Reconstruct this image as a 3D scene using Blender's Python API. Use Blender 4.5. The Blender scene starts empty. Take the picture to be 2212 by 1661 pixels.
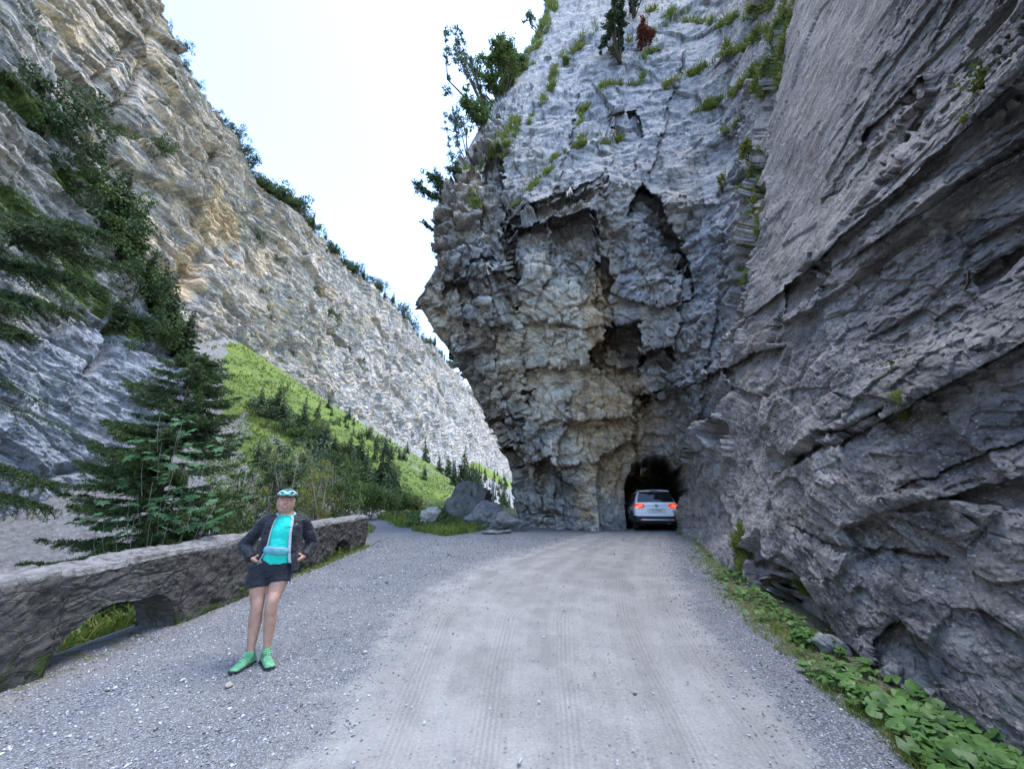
import bpy, bmesh, math, random
import numpy as np
from mathutils import Vector, Matrix
R = math.radians
rng = np.random.default_rng(7)
random.seed(7)
sc = bpy.context.scene
# ---------------------------------------------------------------- camera
CAMZ = 1.6; TH = R(18.0); FP = 831.0
cd = bpy.data.cameras.new("camera"); cam = bpy.data.objects.new("camera", cd); sc.collection.objects.link(cam)
cam.location = (0, 0, CAMZ); cam.rotation_euler = (R(90) + TH, 0, 0)
cd.sensor_width = 36.0; cd.lens = 36 * FP / 2212; cd.clip_start = 0.05; cd.clip_end = 4000
sc.camera = cam
# ---------------------------------------------------------------- sky and sun
SUN_AZ, SUN_EL = 70.0, 74.0          # degrees; azimuth from +Y towards +X
w = bpy.data.worlds.new("World"); sc.world = w; w.use_nodes = True
nt = w.node_tree; bg = nt.nodes["Background"]
sky = nt.nodes.new("ShaderNodeTexSky"); sky.sky_type = 'NISHITA'; sky.sun_disc = False
sky.sun_elevation = R(SUN_EL); sky.sun_rotation = R(SUN_AZ)
sky.air_density = 1.0; sky.dust_density = 1.0; sky.ozone_density = 1.0; sky.altitude = 1300
nt.links.new(sky.outputs[0], bg.inputs[0]); bg.inputs[1].default_value = 0.15
sl = bpy.data.lights.new("sun", 'SUN'); so = bpy.data.objects.new("sun", sl); sc.collection.objects.link(so)
sl.energy = 1.3; sl.angle = R(38); sl.color = (1.0, .965, .92)
sd = Vector((math.sin(R(SUN_AZ)) * math.cos(R(SUN_EL)), math.cos(R(SUN_AZ)) * math.cos(R(SUN_EL)), math.sin(R(SUN_EL))))
so.rotation_euler = sd.to_track_quat('Z', 'Y').to_euler()
sc.view_settings.view_transform = 'Standard'; sc.view_settings.look = 'None'
sc.view_settings.exposure = 2.6; sc.view_settings.gamma = 1.0
sc.render.engine = 'CYCLES'
sc.cycles.max_bounces = 6; sc.cycles.diffuse_bounces = 4; sc.cycles.transparent_max_bounces = 8
sc.cycles.use_denoising = True

QUAL = 1.0
# ---------------------------------------------------------------- numeric helpers
CTH, STH = math.cos(TH), math.sin(TH)
def ray(px, py):
    """view direction (unnormalised) through a pixel of the 2212 px wide photograph"""
    px = np.asarray(px, float); py = np.asarray(py, float)
    v = 830.5 - py
    return np.stack([px - 1106.0, FP * CTH - v * STH, FP * STH + v * CTH], -1)
def proj(P):
    x = P[..., 0]; y = P[..., 1]; z = P[..., 2] - CAMZ
    d = y * CTH + z * STH; u = -y * STH + z * CTH
    d = np.where(d > 1e-3, d, 1e-3)
    return 1106 + FP * x / d, 830.5 - FP * u / d
def at_y(px, py, Y):
    r = ray(px, py); return np.array([0, 0, CAMZ]) + r * (Y / r[..., 1:2])
def sm(a, b, x):
    t = np.clip((x - a) / (b - a), 0, 1); return t * t * (3 - 2 * t)
def unit(v):
    return v / (np.linalg.norm(v, axis=-1, keepdims=True) + 1e-12)
def rotm(axis, deg):
    return np.array(Matrix.Rotation(R(deg), 3, axis))

_fg = {}
def _field_group(kind, detail, rough):
    key = (kind, detail, rough)
    if key in _fg: return _fg[key]
    g = bpy.data.node_groups.new("field", 'GeometryNodeTree')
    g.interface.new_socket('Geometry', in_out='INPUT', socket_type='NodeSocketGeometry')
    g.interface.new_socket('Geometry', in_out='OUTPUT', socket_type='NodeSocketGeometry')
    gi = g.nodes.new('NodeGroupInput'); go = g.nodes.new('NodeGroupOutput')
    last = gi.outputs[0]
    def store(name, dt, sock):
        nonlocal last
        s = g.nodes.new('GeometryNodeStoreNamedAttribute'); s.data_type = dt; s.domain = 'POINT'
        s.inputs['Name'].default_value = name
        g.links.new(last, s.inputs['Geometry'])
        vs = [i for i in s.inputs if i.name == 'Value' and i.enabled][0]
        g.links.new(sock, vs); last = s.outputs[0]
    if kind == 'noise':
        n = g.nodes.new('ShaderNodeTexNoise'); n.inputs['Scale'].default_value = 1
        n.inputs['Detail'].default_value = detail; n.inputs['Roughness'].default_value = rough
        store('a', 'FLOAT', n.outputs[0]); store('v', 'FLOAT_VECTOR', n.outputs[1])
    else:
        n = g.nodes.new('ShaderNodeTexVoronoi'); n.inputs['Scale'].default_value = 1
        n.inputs['Randomness'].default_value = rough
        store('a', 'FLOAT', n.outputs['Distance']); store('v', 'FLOAT_VECTOR', n.outputs['Color'])
        store('p', 'FLOAT_VECTOR', n.outputs['Position'])
        if kind == 'vorE':
            e = g.nodes.new('ShaderNodeTexVoronoi'); e.feature = 'DISTANCE_TO_EDGE'; e.inputs['Scale'].default_value = 1
            e.inputs['Randomness'].default_value = rough
            store('e', 'FLOAT', e.outputs['Distance'])
    g.links.new(last, go.inputs[0])
    _fg[key] = g
    return g
def field(P, kind='noise', detail=3.0, rough=0.5):
    sh = P.shape[:-1]; Q = np.ascontiguousarray(P.reshape(-1, 3), dtype=np.float32); n = len(Q)
    me = bpy.data.meshes.new("tmp"); me.vertices.add(n); me.vertices.foreach_set("co", Q.ravel())
    ob = bpy.data.objects.new("tmp", me); sc.collection.objects.link(ob)
    md = ob.modifiers.new("f", 'NODES'); md.node_group = _field_group(kind, detail, rough)
    dg = bpy.context.evaluated_depsgraph_get(); ev = ob.evaluated_get(dg); em = ev.data
    out = {}
    for nm, k, f in (('a', 1, 'value'), ('v', 3, 'vector'), ('p', 3, 'vector'), ('e', 1, 'value')):
        at = em.attributes.get(nm)
        if at is None: continue
        b = np.empty(n * k, np.float32); at.data.foreach_get(f, b)
        out[nm] = b.reshape(sh + ((k,) if k > 1 else ()))
    bpy.data.objects.remove(ob); bpy.data.meshes.remove(me)
    return out
def noise(P, scale, detail=3, rough=0.5, off=0.0):
    return field(P * scale + off, 'noise', detail, rough)['a'] - 0.5
def facets(P, size, tilt=0.8, M=None, off=0.0, edge=False, rand=1.0):
    """fractured rock: every Voronoi cell gets its own height and its own tilted plane (unit range)"""
    Q = P / size + off
    if M is not None: Q = Q @ M
    f = field(Q, 'vorE' if edge else 'vor', 0, rand)
    r = f['v'] - .5; d = Q - f['p']
    h = r[..., 0] + tilt * (d[..., 0] * r[..., 1] + d[..., 1] * r[..., 2] + d[..., 2] * (r[..., 0] + r[..., 1]) * .8)
    return (h, f['e'], f['v']) if edge else h

def grid_normals(P):
    du = np.gradient(P, axis=1); dv = np.gradient(P, axis=0)
    return unit(np.cross(du, dv))
def link(o): sc.collection.objects.link(o); return o
def np_mesh(name, V, F, mat, attrs=None, smooth=False, parent=None):
    """V (n,3); F (m,4) or (m,3)"""
    me = bpy.data.meshes.new(name)
    V = np.asarray(V, np.float32); F = np.asarray(F, np.int32); k = F.shape[1]
    me.vertices.add(len(V)); me.vertices.foreach_set("co", V.ravel())
    me.loops.add(F.size); me.loops.foreach_set("vertex_index", F.ravel())
    me.polygons.add(len(F)); me.polygons.foreach_set("loop_start", np.arange(0, F.size, k, dtype=np.int32))
    me.update(calc_edges=True)
    me.shade_smooth() if smooth else me.shade_flat()
    for nm, a in (attrs or {}).items():
        at = me.attributes.new(nm, 'FLOAT', 'POINT'); at.data.foreach_set('value', np.asarray(a, np.float32).ravel())
    if mat is not None: me.materials.append(mat)
    ob = bpy.data.objects.new(name, me); link(ob)
    if parent is not None: ob.parent = parent
    return ob
def grid_faces(nr, nc, flip=False):
    i = np.arange(nr * nc).reshape(nr, nc)
    a, b, c, d = i[:-1, :-1], i[:-1, 1:], i[1:, 1:], i[1:, :-1]
    F = np.stack([a, d, c, b] if flip else [a, b, c, d], -1).reshape(-1, 4)
    return F
def tag(o, label=None, cat=None, group=None, kind=None):
    if label: o['label'] = label
    if cat: o['category'] = cat
    if group: o['group'] = group
    if kind: o['kind'] = kind
    return o
def poly_mask(px, py, pts):
    ins = np.zeros(px.shape, bool); n = len(pts)
    for i in range(n):
        x1, y1 = pts[i]; x2, y2 = pts[(i + 1) % n]
        if y1 == y2: continue
        c = ((y1 > py) != (y2 > py)) & (px < (x2 - x1) * (py - y1) / (y2 - y1) + x1)
        ins ^= c
    return ins
def line_dist(px, py, pts):
    d = np.full(px.shape, 1e9)
    for (x1, y1), (x2, y2) in zip(pts[:-1], pts[1:]):
        vx, vy = x2 - x1, y2 - y1; t = np.clip(((px - x1) * vx + (py - y1) * vy) / (vx * vx + vy * vy + 1e-9), 0, 1)
        d = np.minimum(d, np.hypot(px - x1 - t * vx, py - y1 - t * vy))
    return d
class RBF:
    """thin-plate spline through scattered control points"""
    def __init__(s, XY, Z, sc_=500.0, lam=1e-4):
        s.X = np.asarray(XY, float) / sc_; s.k = sc_; n = len(s.X)
        K = s._phi(np.linalg.norm(s.X[:, None] - s.X[None], axis=-1)) + lam * np.eye(n)
        Pm = np.c_[np.ones(n), s.X]; A = np.zeros((n + 3, n + 3)); A[:n, :n] = K; A[:n, n:] = Pm; A[n:, :n] = Pm.T
        s.w = np.linalg.solve(A, np.r_[np.asarray(Z, float), 0, 0, 0])
    @staticmethod
    def _phi(r): return r * r * np.log(r + 1e-9)
    def __call__(s, x, y):
        x = x / s.k; y = y / s.k; out = s.w[-3] + s.w[-2] * x + s.w[-1] * y
        for (a, b), wt in zip(s.X, s.w): out = out + wt * s._phi(np.hypot(x - a, y - b))
        return out

# ---------------------------------------------------------------- material helpers
class NT:
    def __init__(s, name):
        s.m = bpy.data.materials.new(name); s.m.use_nodes = True; s.t = s.m.node_tree; s.n = s.t.nodes; s.l = s.t.links
        s.b = s.n["Principled BSDF"]; s.out = s.n["Material Output"]; s.b.inputs['Roughness'].default_value = .9
        s.b.inputs['Specular IOR Level'].default_value = .25
        s.geo = s.n.new('ShaderNodeNewGeometry')
    def pos(s): return s.geo.outputs['Position']
    def obj(s):
        return s.n.new('ShaderNodeTexCoord').outputs['Object']
    def mapping(s, vec, scale=(1, 1, 1), rot=(0, 0, 0)):
        k = s.n.new('ShaderNodeMapping'); s.l.new(vec, k.inputs[0]); k.inputs['Scale'].default_value = scale; k.inputs['Rotation'].default_value = rot
        return k.outputs[0]
    def noise(s, vec, scale, detail=4, rough=.55, dist=0):
        k = s.n.new('ShaderNodeTexNoise'); s.l.new(vec, k.inputs['Vector']); k.inputs['Scale'].default_value = scale
        k.inputs['Detail'].default_value = detail; k.inputs['Roughness'].default_value = rough; k.inputs['Distortion'].default_value = dist
        return k.outputs[0]
    def vor(s, vec, scale, feature='F1', out='Distance'):
        k = s.n.new('ShaderNodeTexVoronoi'); s.l.new(vec, k.inputs['Vector']); k.inputs['Scale'].default_value = scale; k.feature = feature
        return k.outputs[out]
    def ramp(s, fac, a, b, lo=0.0, hi=1.0):
        k = s.n.new('ShaderNodeMapRange'); k.inputs['From Min'].default_value = a; k.inputs['From Max'].default_value = b
        k.inputs['To Min'].default_value = lo; k.inputs['To Max'].default_value = hi; s.l.new(fac, k.inputs['Value']); return k.outputs[0]
    def math(s, op, a, b=None):
        k = s.n.new('ShaderNodeMath'); k.operation = op
        for i, v in enumerate((a, b)):
            if v is None: continue
            if isinstance(v, (int, float)): k.inputs[i].default_value = v
            else: s.l.new(v, k.inputs[i])
        return k.outputs[0]
    def mix(s, fac, a, b, mode='MIX'):
        k = s.n.new('ShaderNodeMix'); k.data_type = 'RGBA'; k.blend_type = mode
        for sock, v in ((k.inputs[0], fac), (k.inputs[6], a), (k.inputs[7], b)):
            if isinstance(v, (int, float)): sock.default_value = v
            elif isinstance(v, tuple): sock.default_value = v + (1,)
            else: s.l.new(v, sock)
        return k.outputs[2]
    def attr(s, name):
        k = s.n.new('ShaderNodeAttribute'); k.attribute_name = name; return k.outputs['Fac']
    def color(s, c): s.l.new(c, s.b.inputs['Base Color']) if not isinstance(c, tuple) else setattr(s.b.inputs['Base Color'], 'default_value', c + (1,))
    def bump(s, h, dist, strength=1.0, prev=None):
        k = s.n.new('ShaderNodeBump'); k.inputs['Distance'].default_value = dist; k.inputs['Strength'].default_value = strength
        s.l.new(h, k.inputs['Height'])
        if prev is not None: s.l.new(prev, k.inputs['Normal'])
        s.l.new(k.outputs[0], s.b.inputs['Normal']); return k.outputs[0]
    def set(s, **kw):
        for k, v in kw.items(): s.b.inputs[k.replace('_', ' ')].default_value = v
        return s

def plain(name, col, rough=.6, var=.15, scale=8.0, metal=0.0, bumpd=0.0):
    m = NT(name); n = m.noise(m.obj(), scale, 4)
    m.color(m.mix(m.ramp(n, .3, .7), tuple(c * (1 - var) for c in col), tuple(min(1, c * (1 + var)) for c in col)))
    m.set(Roughness=rough, Metallic=metal)
    if bumpd: m.bump(m.noise(m.obj(), scale * 4, 5), bumpd)
    return m.m

def rock_material(name, fine=1.0, dark=1.0, speck=0.5, bumpd=.03, tint=(1.03, 1.0, .95)):
    """limestone: blue-grey, purple-grey and ochre zones, white flecks, dark cracks, moss where the attribute says so"""
    m = NT(name); p = m.pos(); s = 1 / fine
    big = m.noise(p, .35 * s, 6, .6); mid = m.noise(m.mapping(p, (1, 1, 2.2)), 1.8 * s, 8, .68); sml = m.noise(p, 14 * s, 8, .72)
    grey = m.mix(m.ramp(mid, .36, .64), (.20 * dark, .20 * dark, .205 * dark), (.46 * dark, .45 * dark, .445 * dark))
    warm = m.mix(m.ramp(mid, .36, .64), (.33 * dark, .245 * dark, .15 * dark), (.66 * dark, .51 * dark, .335 * dark))
    blue = m.mix(m.ramp(mid, .36, .64), (.155 * dark, .178 * dark, .222 * dark), (.345 * dark, .37 * dark, .425 * dark))
    c = m.mix(m.ramp(big, .45, .6), grey, m.mix(.4, grey, warm))
    c = m.mix(m.attr('blue'), c, blue)
    c = m.mix(m.ramp(m.math('ADD', m.attr('tan'), m.ramp(mid, .3, .7, -.25, .25)), .35, .65), c, warm)
    c = m.mix(m.ramp(m.math('ADD', m.attr('pale'), m.ramp(big, .35, .65, -.25, .25)), .25, .75), c, m.mix(m.ramp(mid, .36, .64), (.44 * dark, .40 * dark, .33 * dark), (.74 * dark, .69 * dark, .58 * dark)))
    # rusty patches
    rp = m.ramp(m.math('MULTIPLY', m.ramp(m.noise(p, .9 * s, 5, .6, 1.0), .6, .68), m.attr('rust')), .0, 1)
    c = m.mix(rp, c, (.36 * dark, .20 * dark, .085 * dark))
    # streaks of seepage
    stv = m.noise(m.mapping(p, (2.2 * s, 2.2 * s, .16 * s)), 1.0, 6, .65)
    c = m.mix(m.math('MULTIPLY', m.ramp(stv, .50, .62, 0, 1), m.math('ADD', m.math('MULTIPLY', m.attr('stain'), .38), .42)), c, (.085 * dark, .088 * dark, .10 * dark), 'MIX')
    c = m.mix(m.ramp(stv, .44, .36, 0, .35), c, (.50 * dark, .49 * dark, .47 * dark), 'MIX')
    c = m.mix(m.ramp(sml, .36, .56, .22, 0), c, (.05, .05, .052))
    fl = m.vor(p, 30 * s); fl2 = m.vor(m.mapping(p, (1, 1, 1.7)), 11 * s, 'F1', 'Color')
    white = m.math('MULTIPLY', m.ramp(fl, .30, .12), m.ramp(m.noise(p, 5 * s, 3), .5, .62))
    c = m.mix(m.math('MULTIPLY', white, speck), c, (.62 * dark, .60 * dark, .58 * dark))
    c = m.mix(m.ramp(fl2, .15, .9, .18, -.0), c, (.05, .05, .055), 'MIX')
    c = m.mix(1.0, c, tint, 'MULTIPLY')
    g1 = m.noise(m.mapping(p, (1, 1, 1.5)), 7 * s, 10, .82); c = m.mix(m.ramp(g1, .38, .50, .42, 0), c, tuple(v * .40 * dark for v in (.2, .2, .2)))
    c = m.mix(m.ramp(g1, .56, .66, 0, .40), c, (.66 * dark, .64 * dark, .60 * dark))
    # moss and grass clinging to ledges
    mo = m.ramp(m.math('ADD', m.attr('moss'), m.ramp(m.noise(p, 4 * s, 6, .7), .25, .75, -.35, .35)), .42, .62)
    mc = m.mix(m.ramp(m.noise(p, 9 * s, 6, .7), .35, .65), (.022, .040, .010), (.115, .160, .035))
    c = m.mix(mo, c, mc)
    m.color(c)
    h = m.math('ADD', m.math('MULTIPLY', m.noise(p, 5 * s, 12, .76), 1.7), m.math('MULTIPLY', m.vor(p, 13 * s), .35))
    m.bump(h, bumpd * 2.4)
    m.set(Roughness=.85)
    return m.m

# ---------------------------------------------------------------- ground heights
APEX = np.array([-80.0, 97.0, 46.0])
def wall_x(y): return -86.0 + .096 * y
_dents = [(rng.uniform(-6, 8), rng.uniform(0, 16), rng.uniform(.5, 1.6), rng.uniform(-.03, .03)) for _ in range(60)]
def H0(x, y):
    x = np.asarray(x, float); y = np.asarray(y, float)
    # road plateau
    yy = np.clip(y, -20, 15.5); rise = .052 * yy - .0 * yy
    rise = rise - .012 * sm(12, 17, y) * (y - 12).clip(0, 5)
    left = sm(-1, -6, x)
    plat = rise + .03 * np.clip(y - 16, 0, 30) * sm(3, -3, x) + left * .055 * np.clip(y - 16, 0, 14)
    # valley floor left of the parapet
    edge = -4.75 - .9 * sm(12, 16, y) - 9 * sm(14, 32, y)
    drop = sm(edge + .05, edge - 3.2, x)
    bank = sm(edge + .3, edge - .3, x)
    valley = -3.2 + .03 * np.clip(y, 0, 60) + .5 * np.sin(x * .35) * np.cos(y * .22)
    z = plat * (1 - drop) + valley * drop - .12 * bank * (1 - drop)
    # beyond the plateau the valley floor rises gently
    far = sm(32, 55, y)
    z = z * (1 - far) + far * (np.clip((y - 40) * .012, 0, 6) + .8)
    # foot of the mountain wall: talus
    tal = 40 - .62 * (x - wall_x(y)); tal = tal - 70 * sm(100, 45, y)
    # the big debris cone
    dx, dy = x - APEX[0], y - APEX[1]; r = np.hypot(dx, dy)
    cone = APEX[2] - .565 * r + 2.2 * np.exp(-(r / 22) ** 2)
    # second, far cone
    dx2, dy2 = x - wall_x(430.) - 4, y - 430.; cone2 = 52 - .55 * np.hypot(dx2, dy2)
    for t, k in ((tal, 6.0), (cone, 3.0), (cone2, 6.0)):
        m_ = np.maximum(z, t); d = np.abs(z - t); z = m_ + k * .25 * np.clip(1 - d / k, 0, 1) ** 2
    # no talus over the road plateau
    keep = sm(-18, -9, x) * sm(75, 45, y)
    base = plat * (1 - drop) + valley * drop - .12 * bank * (1 - drop)
    z = z * (1 - keep) + base * keep
    return z
def hit(px, py, ymin=2.0, ymax=900.0, n=900):
    """first ground point seen through photo pixel(s)"""
    px = np.atleast_1d(np.asarray(px, float)); py = np.atleast_1d(np.asarray(py, float))
    r = ray(px, py); r = r / r[:, 1:2]
    Y = np.geomspace(ymin, ymax, n)
    P = r[:, None, :] * Y[None, :, None]; z = P[..., 2] + CAMZ
    below = z < H0(P[..., 0], P[..., 1])
    k = np.where(below.any(1), below.argmax(1), n - 1)
    q = P[np.arange(len(px)), k]; q[:, 2] = H0(q[:, 0], q[:, 1]); return q
# ================================================================ GROUND
def ground_material():
    m = NT("gravel"); p = m.pos()
    v1 = m.vor(p, 62, 'F1', 'Color'); d1 = m.vor(p, 62); v2 = m.vor(p, 26, 'F1', 'Color'); d2 = m.vor(p, 26)
    fine = m.noise(p, 160, 3); mid = m.noise(p, 1.1, 5, .6)
    stone = m.mix(m.ramp(v1, .1, .9), (.085, .092, .11), (.34, .36, .395))
    stone = m.mix(m.ramp(v2, .5, .9, 0, .5), stone, (.32, .33, .355))
    stone = m.mix(m.ramp(d1, .25, .6, 0, .8), stone, (.06, .06, .07))
    stone = m.mix(m.ramp(mid, .35, .65, 0, .35), stone, (.26, .245, .225))
    # compacted carriageway
    pw = m.noise(p, 2.0, 6, .6); pf = m.noise(p, 45, 6, .7)
    cx_ = m.n.new('ShaderNodeCombineXYZ'); sp_ = m.n.new('ShaderNodeSeparateXYZ'); m.l.new(p, sp_.inputs[0]); m.l.new(m.math('MULTIPLY', m.attr('ucoord'), 16.0), cx_.inputs[0]); m.l.new(m.math('MULTIPLY', sp_.outputs[1], .30), cx_.inputs[1])
    track = m.noise(cx_.outputs[0], 1.0, 6, .65)
    pack = m.mix(m.ramp(pf, .33, .67), (.135, .132, .125), (.262, .258, .246))
    pack = m.mix(m.ramp(track, .38, .6, .6, 0), pack, (.135, .134, .130))
    pack = m.mix(m.ramp(pw, .42, .64, 0, .35), pack, (.315, .312, .302))
    peb = m.math('MULTIPLY', m.ramp(d2, .22, .12), m.ramp(m.vor(p, 26, 'F1', 'Color'), .62, .7))
    pack = m.mix(m.math('MULTIPLY', peb, .7), pack, (.10, .10, .105))
    pack = m.mix(m.math('MULTIPLY', m.attr('trk'), .45), pack, (.11, .105, .10))
    f = m.ramp(m.math('ADD', m.attr('road'), m.ramp(m.noise(p, 3.2, 7, .7), .3, .7, -.3, .3)), .3, .7)
    c = m.mix(f, stone, pack)
    # soil and grass and scree
    gn = m.noise(p, .22, 9, .72); gf = m.noise(p, 1.4, 8, .75)
    grass = m.mix(m.ramp(gn, .38, .62), (.070, .108, .017), (.150, .198, .032))
    grass = m.mix(m.ramp(gf, .44, .58, .0, .5), grass, (.035, .06, .014))
    scr = m.mix(m.ramp(m.noise(p, 2.2, 10, .78), .35, .65), (.085, .083, .082), (.235, .23, .225))
    scr = m.mix(m.ramp(m.vor(p, 1.2), .25, .1, 0, .4), scr, (.28, .28, .28))
    gm = m.ramp(m.math('ADD', m.attr('grass'), m.ramp(m.noise(p, .35, 9, .7), .3, .7, -.4, .4)), .35, .6)
    soil = m.mix(gm, scr, grass)
    c = m.mix(m.ramp(m.attr('wild'), .2, .8), c, soil)
    # moss and fines by the rock
    c = m.mix(m.ramp(m.math('ADD', m.attr('verge'), m.ramp(m.noise(p, 6, 7, .7), .3, .7, -.4, .4)), .45, .7), c, m.mix(m.ramp(m.noise(p, 30, 5), .4, .6), (.05, .055, .025), (.16, .155, .09)))
    m.color(c)
    hg = m.math('SUBTRACT', m.ramp(d1, 0, .7, 1, 0), m.math('MULTIPLY', m.ramp(d2, 0, .7), .8))
    hp = m.math('ADD', m.math('MULTIPLY', pf, .5), m.math('MULTIPLY', peb, .35))
    k = m.n.new('ShaderNodeMix'); k.data_type = 'FLOAT'; m.l.new(f, k.inputs[0]); m.l.new(hg, k.inputs[2]); m.l.new(hp, k.inputs[3])
    wild_h = m.math('MULTIPLY', m.noise(p, 2.5, 8, .75), 30.0)
    k2 = m.n.new('ShaderNodeMix'); k2.data_type = 'FLOAT'; m.l.new(m.ramp(m.attr('wild'), .2, .8), k2.inputs[0]); m.l.new(k.outputs[0], k2.inputs[2]); m.l.new(wild_h, k2.inputs[3])
    m.bump(k2.outputs[0], .014, 1.0)
    m.set(Roughness=.9)
    return m.m

ROADL = [(430, 1800), (640, 1661), (760, 1480), (860, 1330), (1000, 1230), (1150, 1185), (1230, 1160), (1300, 1150)]
ROADR = [(1900, 1800), (1800, 1661), (1700, 1540), (1600, 1430), (1530, 1330), (1475, 1240), (1450, 1180), (1440, 1150)]
VERGE = [(2120, 1800), (1990, 1661), (1870, 1560), (1750, 1462), (1640, 1362), (1560, 1290), (1508, 1220), (1474, 1150)]
def curve_x(pts, py):
    a = sorted(pts, key=lambda t: t[1]); return np.interp(py, [t[1] for t in a], [t[0] for t in a])
def build_ground():
    na, nr_ = int(1150 * QUAL), int(1100 * QUAL)
    az = np.interp(np.linspace(0, 1, na), [0, .12, .93, 1], [R(-180), R(-78), R(62), R(180)])
    rad = np.geomspace(.35, 1500, nr_)
    A, Rr = np.meshgrid(az, rad)
    x = Rr * np.sin(A); y = Rr * np.cos(A)
    P0 = np.stack([x, y, 0 * x], -1)
    z = H0(x, y)
    n1 = noise(P0, .10, 6, .6); n2 = noise(P0, 1.1, 5, .6, 9.0); n3 = noise(P0, 9., 4, .6, 3.0); n4 = noise(P0, .55, 7, .7, 4.)
    wild = np.clip(sm(-4.7, -5.4, x) * sm(14.5, 11.5, y) + sm(19, 24, y) + sm(-4.7, -6.2, x - .0 * y) * sm(13, 16, y), 0, 1)
    pxv, pyv = proj(np.stack([x, y, z], -1))
    pxw = pxv + n4 * 70 + n1 * 60; pyw = pyv + n2 * 20 + n4 * 30
    # side path curving left behind the parapet
    path = poly_mask(pxv, pyv, [(740, 1098), (800, 1098), (880, 1140), (960, 1152), (1200, 1147), (1200, 1300), (790, 1300), (790, 1170), (812, 1140), (780, 1118), (740, 1112)]) & (y > 8) & (y < 60)
    wild = np.where(path, 0, wild)
    inclf = (y > 2.0) & (x < 40)
    soft = wild * sm(0, 60, Rr)
    z = z + n2 * .03 + n3 * .008 * sm(60, 10, Rr) + wild * (n1 * 1.2 + n4 * 1.6) * sm(12, 60, Rr) + wild * n4 * .5
    # tyre hollows
    rl = curve_x(ROADL, pyv); rr = curve_x(ROADR, pyv); u = (pxv - rl) / (rr - rl + 1e-6)
    front = (y > .3) & (y < 22)
    for c_, w_ in ((.22, .07), (.42, .07), (.60, .07), (.80, .06)):
        z = z - np.where(front, .016 * np.exp(-((u - c_ - .03 * n2) / w_) ** 2), 0)
    trk = np.zeros_like(x)
    for c_ in (.16, .36, .52, .74, .90):
        du = (u - c_ - .015 * np.sin(y * .5 + c_ * 9)); trk = np.maximum(trk, np.exp(-(du / .035) ** 2) * (.5 + .5 * np.sin(du * 520)) * sm(-.25, .05, n4 + .3 * n2))
    trk = np.where(front, trk, 0); z = z - .006 * trk
    road = np.where(front, sm(-.22, .22, u + .22 * n4) * sm(1.12, .84, u + .15 * n4), 0)
    road = np.where(y < .3, sm(-2.6, -1.8, x) * sm(2.6, 1.8, x), road)
    road = road * (1 - wild)
    ver = np.where(front | (y <= .3), sm(-20, 45, pxv - curve_x(VERGE, pyv)), 0); ver = np.where(y < .6, sm(2.3, 2.8, x), ver)
    ver = np.where((pxv < 1300) & (y > .6), 0, ver)
    # strip of weeds at the foot of the parapet
    ver = np.maximum(ver, sm(-3.75, -4.1, x) * sm(-4.7, -4.5, x) * .55 * (y < 12.2))
    # grass or scree on the slopes
    dx, dy = x - APEX[0], y - APEX[1]; ang = np.degrees(np.arctan2(dx, -dy)); rr_ = np.hypot(dx, dy)
    grass = np.full(x.shape, .62)
    gl = line_dist(pxw, pyw, [(452, 700), (470, 800), (480, 900), (455, 1000)])
    grass = np.where(y > 20, np.minimum(grass, .12 + .6 * sm(25, 70, gl)), grass)
    gl2 = line_dist(pxw, pyw, [(700, 860), (800, 915), (920, 990), (1010, 1040), (1060, 1075)])
    behind = (rr_ > 60) & (y > 150)
    grass = np.where(behind, .18 + .75 * poly_mask(pxw, pyw, [(905, 960), (960, 985), (1110, 1060), (1110, 1000), (1050, 990)]), grass)
    grass = np.where((x > -26) & (y < 60) & (z < -1.0), .05 + .0 * x, grass)
    grass = np.where((x < -11) & (y < 46), .12 + .3 * sm(-34, -42, x), grass)
    bright = poly_mask(pxw, pyw, [(490, 740), (560, 760), (980, 1075), (900, 1085), (560, 830), (520, 900), (480, 900)])
    grass = np.where(bright & (y > 40), .9, grass)
    V = np.stack([x, y, z], -1)
    ob = np_mesh("ground", V.reshape(-1, 3), grid_faces(nr_, na, True), ground_material(),
                 dict(ucoord=np.where(front, u, x / 6), trk=trk, road=road, wild=wild, verge=ver, grass=grass), smooth=True)
    tag(ob, kind='structure'); ob['label'] = "pale gravel road and turnout with grassy and stony valley slopes"
    return ob
ground = build_ground()

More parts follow.
